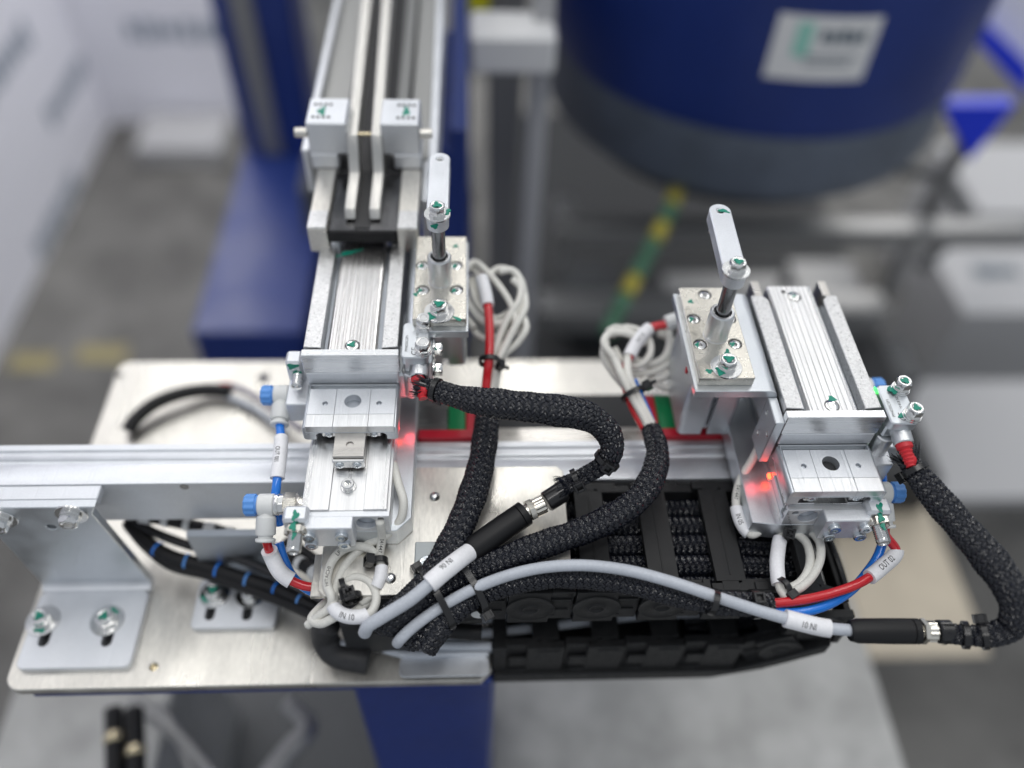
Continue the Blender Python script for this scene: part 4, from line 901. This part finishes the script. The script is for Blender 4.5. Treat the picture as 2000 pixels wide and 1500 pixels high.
p=at(1238,768,-36); tie(p,at(1250,790,-38)-p,6.0,'cable tie round the grey, red and blue lines above the sweeping sleeve',-1.4,ry=5,tail=3)
fin_m=mat('dull_guide_steel',(.60,.59,.56),1,.4,.2,700,(1,.1,1),.15,.08)
steel_dark2=mat('smeared_dark_steel_plate',(.16,.16,.165),1,.3,.15,500,(1,.3,1),.5,.15,cscale=60)
frame_rail=mat('dull_extruded_rail',(.36,.36,.35),.9,.45,.1,300,(1,.05,1),.1,.05)
# ================================================================= FEED CONVEYOR (upper left)
cv=thing('feed_conveyor',(2,200,0),'long narrow feed conveyor running away from the left slide unit','conveyor')
def vb(name,x0,x1,y0,y1,z0,z1,m_,bev=.4,par=None): return obj(name,MB().box(min(x0,x1),max(x0,x1),y0,y1,z0,z1),m_,par or cv,bev)
FY=71
vb('side_rail',-26.3,-16.6,FY,122,-3,12,plate_m); vb('side_rail',18.9,29.2,FY,122,-3,12,plate_m)
vb('end_block',-26.3,-16.7,FY,FY+14,12.1,13.0,alu_grain); vb('end_block',18.95,29.3,FY,FY+14,12.1,13.0,alu_grain)
vb('belt_bed',-16.4,18.7,122,900,2,9.5,black_rub,.5)
vb('dark_slide_plate',-16.4,18.7,FY+2,121.8,2,8.9,steel_dark2,.3); vb('belt_strip',-3.2,4.6,FY+4,121.8,8.95,9.5,black_rub,.2)
vb('nose_bar',-16.4,18.7,FY,FY+1.9,3,10.5,black_mould,.8)
vb('rail_profile',-33,-16,136,900,-12,9,frame_rail,.5); vb('rail_profile',12,19,136,900,-12,9.8,frame_rail,.5); vb('rail_profile',21,33,136,900,-12,9,frame_rail,.5)
vb('bright_edge',-37,-33.1,136,900,-14,14,alu_white); vb('bright_edge',33.1,38,118,900,-14,14,alu_white)
vb('support_tail',30,34,100,136,-20,8,alu_white)
# tooth legs that reach down into the track
vb('nose_leg',-15.8,-11.6,FY+1,FY+10,-11,2.8,alu_white)
for x0,x1,s in ((-29.3,-8.2,1),(9.2,29.6,-1)):
    g=thing('guide_clamp_block',((x0+x1)/2,133,13),'white-silver clamp block with green paint on top, '+('left' if s>0 else 'right')+' of the two across the conveyor','clamp block','clamp blocks across the conveyor')
    a,b=(x0,x1) ; inn=(x0+14.5 if s>0 else x1-14.5)
    lo=[(a,122),(a,146),(b,146),(b,122)]
    obj('block_body',MB().box(a,b,122,146,21,40),alu_white,g,.8); obj('block_leg',MB().box(a if s>0 else inn,inn if s>0 else b,122,146,12.2,21),alu_white,g,.5)
    cx_=(a+b)/2-(3 if s>0 else -3); paint(g,(cx_,133.5,40.0),(0,0,1),1.9,90+s,2.2,1.57)
    for yy in (127.5,139.5):
        for dx in (-4,-1.4,1.4,4): obj('adjusting_mark',MB().box(cx_+dx-.8,cx_+dx+.8,yy-1,yy+1,40.02,40.2),dark_m,g)
    e=a if s>0 else b
    obj('thumb_screw',MB().cyl((e,124,33),(e-s*6.5,124,33),2.6),plate_m,g)
    obj('clamp_rod',MB().cyl((b if s>0 else a,124.5,32),((b+9) if s>0 else (a-9),124.5,32),1.1),brass,g)
# two guide fins above the belt
for x,sg in ((-5.6,1),(7.0,-1)):
    f=thing('guide_fin',(x,130,10),'thin upright guide strip above the conveyor belt, '+('left' if sg>0 else 'right')+' one','guide strip','guide strips over the belt')
    w_=2.7
    pts=[(81,10.2),(84,15),(112,16),(116,24),(121,34),(900,34),(900,22),(126,22),(120,10.2)]
    mb=MB().prof([(a,b) for a,b in pts],'x',x-w_,x+w_); mb.v=[(a-max(0,b-126)*.027,b,c) for a,b,c in mb.v]
    obj('fin_sheet',mb,fin_m,f,.3)
# ================================================================= BACKGROUND
frame_pale=mat('dull_pale_paint',(.45,.45,.46),0,.6)
FLZ=-1000
def bgbox(name,x0,x1,y0,y1,z0,z1,m_,label,cat,group=None,bev=2): 
    t=thing(name,((x0+x1)/2,(y0+y1)/2,z0),label,cat,group); return t,obj('body',MB().box(x0,x1,y0,y1,z0,z1),m_,t,bev)
o=obj('floor',MB().box(-6000,6000,-2000,6000,FLZ-20,FLZ),floor_m,None,0); o['kind']='structure'
wx=at(0,690,FLZ)[0]; wy=at(350,245,FLZ)[1]
tw,_=bgbox('partition_wall',wx-30,wx,-600,wy+300,FLZ,1400,wall_m,'white partition board with faint grey logos along the left side','partition')
tw2,_=bgbox('partition_wall',wx+2,at(560,245,FLZ)[0],wy,wy+30,FLZ,1400,wall_m,'white partition board facing the camera at the upper left','partition')
def smudge_logo(t,P,U,V,w_,h_,seed,m_=smudge):
    rnd=random.Random(seed); U=np.array(U,float);V=np.array(V,float); n=np.cross(U,V); mb=MB(); x=-w_/2
    while x<w_/2:
        ww=rnd.uniform(.08,.16)*w_; hh=h_*rnd.uniform(.6,1)
        q=[P+U*a+V*b+n*1.0 for a,b in ((x,-hh/2),(x+ww*.7,-hh/2),(x+ww*.7,hh/2),(x,hh/2))]; mb.add(q,[(0,1,2,3)]); x+=ww
    obj('printed_logo',mb,m_,t,0)
def onx(px,py,X): r=ray(px,py); return CAM+r*((X-CAM[0])/r[0])
for i,(a,b) in enumerate(((130,175),(110,420),(10,120),(60,620))):
    smudge_logo(tw,onx(a,b,wx)+np.array([.5,0,0]),(0,1,0),(0,0,1),260,60,i,smudge2)
smudge_logo(tw2,aty(370,60,wy)+np.array([0,-.5,0]),(1,0,0),(0,0,1),300,60,9,smudge2)
bgbox('floor_box',*sorted((at(290,280,FLZ)[0],at(450,280,FLZ)[0])),wy-180,wy-20,FLZ,FLZ+50,frame_pale,'low pale box at the foot of the partition','box')
# blue machine frame
bz=-400
a=at(372,650,bz);b=at(590,650,bz);c=at(455,280,bz)
bgbox('blue_machine_frame',a[0],b[0],a[1],c[1]+40,bz-70,bz,blue_pt,'dark blue painted machine foot frame left of the conveyor','machine frame')
cc=at(560,300,bz)
t,_=bgbox('blue_column',cc[0]-55,cc[0]+40,cc[1],cc[1]+90,bz,260,blue_pt,'tall dark blue column behind the conveyor at upper left','column',None,4)
obj('light_panel',MB().box(cc[0]-32,cc[0]-4,cc[1]-4,cc[1]-.5,bz,258),frame_g,t,1)
bgbox('blue_support_post',14,46,250,420,-700,-60,blue_pt,'dark blue post below the conveyor and behind the left clamp','post',None,3)
q=at(868,120,-120); bgbox('blue_side_panel',41,54,250,900,-260,-45,blue_pt,'dark blue side panel along the right of the conveyor','panel')
# pedestal under the beam on the floor for the conveyor (dark)
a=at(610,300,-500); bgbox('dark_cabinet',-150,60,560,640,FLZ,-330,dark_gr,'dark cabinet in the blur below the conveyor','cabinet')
# drum
dt=thing('bowl_feeder',(400,721,-290),'large dark blue bowl feeder drum on a grey base ring','feeder')
obj('drum',MB().lathe([(247,-199),(249,-190),(249,330),(246,336),(240,336)],(397,721,0),n=128),blue_pt,dt,0,.5)
obj('base_ring',MB().lathe([(236,-286),(243,-280),(247.5,-270),(247.5,-200),(245,-199.5)],(397,721,0),n=128,capt=False,capb=True),drum_gray,dt,0,.5)
obj('under_pan',MB().lathe([(200,-320),(200,-287)],(397,721,0),n=64,capb=True),dark_m,dt,0,.5)
# placard curved to the drum
def on_drum(px,py,R=250.5):
    r=ray(px,py)[:2]; o_=CAM[:2]-np.array([397,721]); A=r@r;B=2*o_@r;C_=o_@o_-R*R; tt=(-B-math.sqrt(max(0,B*B-4*A*C_)))/(2*A); p=CAM+ray(px,py)*tt; return math.atan2(p[1]-721,p[0]-397),p[2]
co=[on_drum(*p) for p in ((1490,150),(1690,155),(1722,28),(1522,28))]
th0=(co[0][0]+co[3][0])/2; th1=(co[1][0]+co[2][0])/2; za=(co[0][1]+co[1][1])/2; zb2=(co[2][1]+co[3][1])/2
def drum_patch(u0,u1,v0,v1,R,m_,nm,par):
    mb=MB(); n=10
    for k in range(n):
        u=[u0+(u1-u0)*(k+j)/n for j in (0,1)]
        q=[]
        for uu,vv in ((u[0],v0),(u[1],v0),(u[1],v1),(u[0],v1)):
            th=th0+(th1-th0)*uu; z=za+(zb2-za)*vv; q.append((397+R*math.cos(th),721+R*math.sin(th),z))
        mb.add(q,[(0,1,2,3)])
    return obj(nm,mb,m_,par,0)
pl_=drum_patch(0,1,0,1,250.5,white_pt,'placard',dt)
drum_patch(.2,.36,.38,.9,251.2,teal,'teal_logo',pl_)
for i,(u0,u1,v0,v1) in enumerate(((.44,.52,.62,.80),(.54,.6,.6,.78),(.62,.7,.62,.82),(.72,.8,.6,.78),(.82,.88,.62,.8),(.3,.85,.36,.40),(.35,.8,.26,.29))): drum_patch(u0,u1,v0,v1,251.2,smudge,'logo_lettering',pl_)
# frame under the drum
def bar(x0,x1,y0,y1,z0,z1,m_,lab,nm='frame_bar',cat='frame bar'): return bgbox(nm,x0,x1,y0,y1,z0,z1,m_,lab,cat,'frame bars under the feeder',2)
p=at(1300,450,-420); bar(170,820,p[1],p[1]+30,-450,-420,frame_g,'grey horizontal frame bar directly below the feeder drum')
p=at(1300,610,-520); bar(150,640,p[1],p[1]+45,-560,-520,frame_g,'grey horizontal frame bar lower down in the blur')
p=at(1100,400,-420); bar(p[0]-12,p[0]+14,p[1]-40,p[1],-520,-405,frame_g,'short grey upright of the feeder frame')
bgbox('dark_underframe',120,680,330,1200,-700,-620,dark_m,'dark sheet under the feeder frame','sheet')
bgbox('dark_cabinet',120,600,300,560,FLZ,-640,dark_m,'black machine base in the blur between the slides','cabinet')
# post with white sensor head
q0=at(1040,400,-250)
pt=thing('grey_post',(q0[0],q0[1],-500),'grey upright post with a white box near its top, behind the conveyor','post')
obj('post',MB().box(q0[0]-9,q0[0]+9,q0[1],q0[1]+18,-700,120),frame_pale,pt,1)
hz=aty(1010,90,q0[1]); obj('white_head',MB().box(hz[0]-42,hz[0]+32,q0[1]-25,q0[1]+22,hz[2]-14,hz[2]+22),white_pt,pt,4)
bgbox('machine_cladding',q0[0]-45,q0[0]-12,q0[1]+60,q0[1]+110,-650,60,frame_g,'dull grey panel behind the post','panel')
yb=aty(925,18,q0[1]+60); bgbox('yellow_box',yb[0]-16,yb[0]+14,yb[1],yb[1]+20,yb[2]-12,yb[2]+16,mat('yellow_plastic',(.75,.72,.02),0,.5),'small bright yellow block at the top edge','block')
# earth cable striped yellow and green
P=Path([at(1328,335,-290),at(1312,400,-300),at(1262,500,-315),at(1215,590,-325),at(1180,660,-335)],4)
te=thing('earth_cable',P.p[0],'blurred yellow and green striped earth cable below the drum','cable')
for k in range(9):
    s0=P.len*k/9; s1=P.len*(k+1)/9-.5; obj('cable_stripe',tube_mb(P,8.5,s0,s1,n=14),yel if k in (0,1,3,6) else grn,te,0,True)
# right side background
P=Path([at(1760,330,-420),at(1840,350,-430),at(1880,420,-450),at(1840,480,-470),at(1800,520,-480)],8); t=thing('dark_hose',P.p[0],'thick blurred dark hose curling right of the feeder','hose'); obj('hose',tube_mb(P,9),dark_gr,t,0,True)
q=at(1960,440,-760); tt_,_=bgbox('white_board',q[0]-90,q[0]+700,q[1]-40,q[1]+200,FLZ,-700,frame_pale,'white printed board at the right edge','board'); 
q2=at(1900,620,-700); tc,_=bgbox('white_carton',q2[0]-20,q2[0]+260,q2[1],q2[1]+170,FLZ,-690,frame_pale,'white carton with dark print at the right edge','carton'); smudge_logo(tc,at(1945,530,-689)+np.array([0,0,.3]),(1,0,0),(0,1,0),80,34,5)
for i,(a,b,z,w2,h2,m2) in enumerate(((1700,700,-640,70,40,dark_gr),(1620,560,-560,50,60,frame_g),(1150,560,-560,40,50,dark_gr),(1450,560,-600,120,30,frame_g))):
    q3=at(a,b,z); bgbox('machine_block',q3[0]-w2,q3[0]+w2,q3[1]-h2,q3[1]+h2,z-60,z,m2,('dark block under the right end of the feeder frame','grey block between the feeder frame bars','small dark block left of the earth cable','long grey block below the centre of the feeder')[i],'machine block')
p=[aty(a,b,930) for a,b in ((1868,-60),(2120,-60),(2120,235),(2008,130),(1872,-2))]
t=thing('partition_wall',p[2],'white partition board at the upper right corner','partition'); obj('body',MB().prof([(a_[0],a_[2]) for a_ in p],'y',932,950),wall_m,t,1)
p=[aty(a,b,640) for a,b in ((1838,205),(1985,205),(1895,315))]
t=thing('blue_tray',p[2],'bright blue wedge-shaped plastic tray at the right edge','tray')
obj('wedge',MB().prof([(a_[0],a_[2]) for a_ in p],'y',640,662),blue_br,t,1); obj('tray_leg',MB().box(p[2][0]-8,p[2][0]+8,663,680,FLZ,p[2][2]+40),frame_g,t,1)
p=[aty(a,b,900) for a,b in ((1852,22),(1868,-8),(2015,132),(2010,195))]
t=thing('blue_strip',p[2],'bright blue sloping strip at the upper right corner','strip'); obj('strip',MB().prof([(a_[0],a_[2]) for a_ in p],'y',900,930),blue_br,t,1)
# beige mat and bench below
bm0=at(1640,860,-700); bgbox('beige_mat',bm0[0]-60,bm0[0]+95,bm0[1]-330,bm0[1]+10,-705,-700,beige,'pale beige board seen under the right slide unit','board')
q=at(1850,905,-700); bgbox('pale_board',q[0]-40,q[0]+400,q[1]-60,q[1]+160,-720,-700,frame_pale,'pale grey board at the right edge behind the sleeve','board')
tz=-420
a=at(955,1325,tz); b=at(1690,1250,tz); bgbox('bench_top',a[0],b[0],a[1]-260,a[1]+120,tz-20,tz,table_m,'light grey bench top below the cable chain','bench')
a=at(720,1330,-180);b=at(935,1330,-180)
# blue frame below the base plate
t=thing('blue_underframe',(0,0,-170),'dark blue frame edge directly under the base plate','frame'); obj('frame_body',MB().box(-172,62,-99.5,110,BZ-14,BZ-6.2),blue_pt,t,1)
t,_=bgbox('blue_pedestal',a[0]-7,b[0]+9,-96,-10,FLZ,BZ-14.3,blue_pt,'dark blue pedestal below the base plate at the bottom edge','pedestal',None,3)
c_=at(820,1480,-500); bgbox('pedestal_foot',c_[0]-95,c_[0]+85,-190,-97,-640,-560,blue_pt,'blue foot block of the pedestal at the bottom edge','foot')
c_=at(170,1430,-420); bgbox('grey_cabinet',c_[0]-70,c_[0]+60,c_[1]-90,c_[1]+90,FLZ,-420,table_m,'light grey cabinet top at the lower left edge','cabinet')
for i,(x_,lab) in enumerate(((222,'left'),(262,'right'))):
    P=Path([at(x_,1385,-330),at(x_+2,1440,-330),at(x_+4,1520,-330)],3); t=thing('black_hose_plug',P.p[0],'black plug with brass ring at the bottom edge, '+lab+' one','plug','black plugs at the bottom edge')
    obj('plug',tube_mb(P,6.5),black_mould,t,0,True); obj('brass_ring',tube_mb(P,7.4,P.len*(.35 if i==0 else .55),P.len*(.35 if i==0 else .55)+8),brass,t,0,True)
for i,L_ in enumerate((((262,1370),(300,1400),(360,1450),(420,1520)),((310,1380),(350,1440),(380,1520)),((560,1375),(600,1420),(560,1470),(520,1520)))):
    P=Path([at(a,b,-360) for a,b in L_],3); t=thing('pale_hose',P.p[0],'blurred pale grey hose at the bottom edge, '+('left','middle','right')[i]+' one','hose','pale hoses at the bottom edge'); obj('hose',tube_mb(P,(5,4,8)[i]),frame_g,t,0,True)
c_=at(500,1430,-640); bgbox('dark_box',c_[0]-160,c_[0]+150,c_[1]-60,c_[1]+160,FLZ,-640,dark_gr,'dark grey box in the blur at the bottom edge','box')
# floor tape
for i,(a,b) in enumerate((((20,705),(110,700)),((150,690),(250,682)))):
    p0=at(*a,FLZ+2);p1=at(*b,FLZ+2); o=obj('floor_tape',MB().box(p0[0],p1[0],p0[1]-22,p0[1]+22,FLZ,FLZ+1),tape_y,None,0); props(o,'yellow floor marking tape, '+('left' if i==0 else 'right')+' piece in the blur','floor tape','yellow tape pieces on the floor')
# ================================================================= LEFT WIRING
def ltube(pts,r,m_,lab,nm='black_cable',grp='black cable bundles over the base plate'): 
    P=Path(PX(pts),1.2); t=thing(nm,P.p[0],lab,'cable',grp); obj('jacket',tube_mb(P,r),m_,t,0,True); return P,t
Pw1,tw1=ltube([(245,1005,-110),(300,1012,-110),(370,1025,-112),(440,1040,-112),(500,1058,-112),(560,1085,-110),(610,1115,-104),(660,1160,-96)],3.2,black_mould,'black wiring bundle wrapped with white ties, upper of the two at lower left')
Pw2,tw2_=ltube([(250,1018,-116),(280,1052,-120),(330,1085,-122),(400,1105,-124),(470,1128,-124),(540,1150,-122),(600,1178,-116),(660,1210,-110)],3.7,black_mould,'black wiring bundle wrapped with blue ties, lower of the two at lower left')
ltube([(250,1025,-121),(285,1066,-124),(335,1104,-126),(405,1122,-127),(475,1146,-126),(545,1172,-122),(620,1204,-112)],3.0,black_mould,'black cable running just below the blue-banded wiring bundle')
ltube([(248,1008,-114),(290,1034,-116),(360,1062,-118),(440,1082,-118),(520,1112,-116),(590,1150,-110),(650,1180,-100)],2.6,black_gloss,'glossy thin black cable between the two banded bundles')
ltube([(430,1040,-124),(480,1060,-126),(520,1085,-128),(560,1120,-126),(600,1150,-120)],2.4,mat('slate_blue_cable',(.04,.07,.16),0,.4),'slate blue cable half hidden in the left wiring')
ltube([(560,1060,-118),(600,1090,-116),(650,1130,-110)],4.5,black_mould,'short black cable between the two wiring bundles')
for i in range(11):
    q=Pw1.len*(.06+.085*i); obj('white_tie_wrap' ,tube_mb(Pw1,3.7,q,q+(4.5 if i%3 else 7)),grey_pl,tw1,0,True)
for i in range(6):
    q=Pw2.len*(.16+.13*i); obj('blue_tie_wrap',tube_mb(Pw2,4.2,q,q+2.4),knob_b if i%2 else blue_tube,tw2_,0,True)
ltube([(250,842,-140),(262,822,-138),(300,790,-136),(350,770,-136),(400,762,-138),(450,764,-138)],4.4,black_mould,'black cable arcing over the base plate behind the beam','black_cable','cables behind the beam')
ltube([(430,752,-139),(470,760,-138),(520,790,-136),(590,840,-132)],2.2,mat('grey_lilac_wire',(.3,.28,.33),0,.5),'thin grey wire behind the beam, upper one','grey_wire','cables behind the beam')
ltube([(440,772,-141),(500,800,-140),(560,845,-138)],2.2,grey_cb,'thin grey wire behind the beam, lower one','grey_wire','cables behind the beam')
obj('wire_ferrule',tube_mb(Path(PX([(428,757,-139),(452,757,-138)]),2),3.2),red_rub,root_of(tw1),0,True)
ltube([(700,1218,-100),(760,1225,-104),(850,1228,-106),(940,1235,-108)],4.2,black_mould,'black cable disappearing below the sleeve bundle')
ltube([(1600,1000,-80),(1622,1060,-84),(1640,1110,-88),(1652,1150,-92)],2.0,black_gloss,'thin black tube right of the cable loops','black_tube','black cable bundles over the base plate')
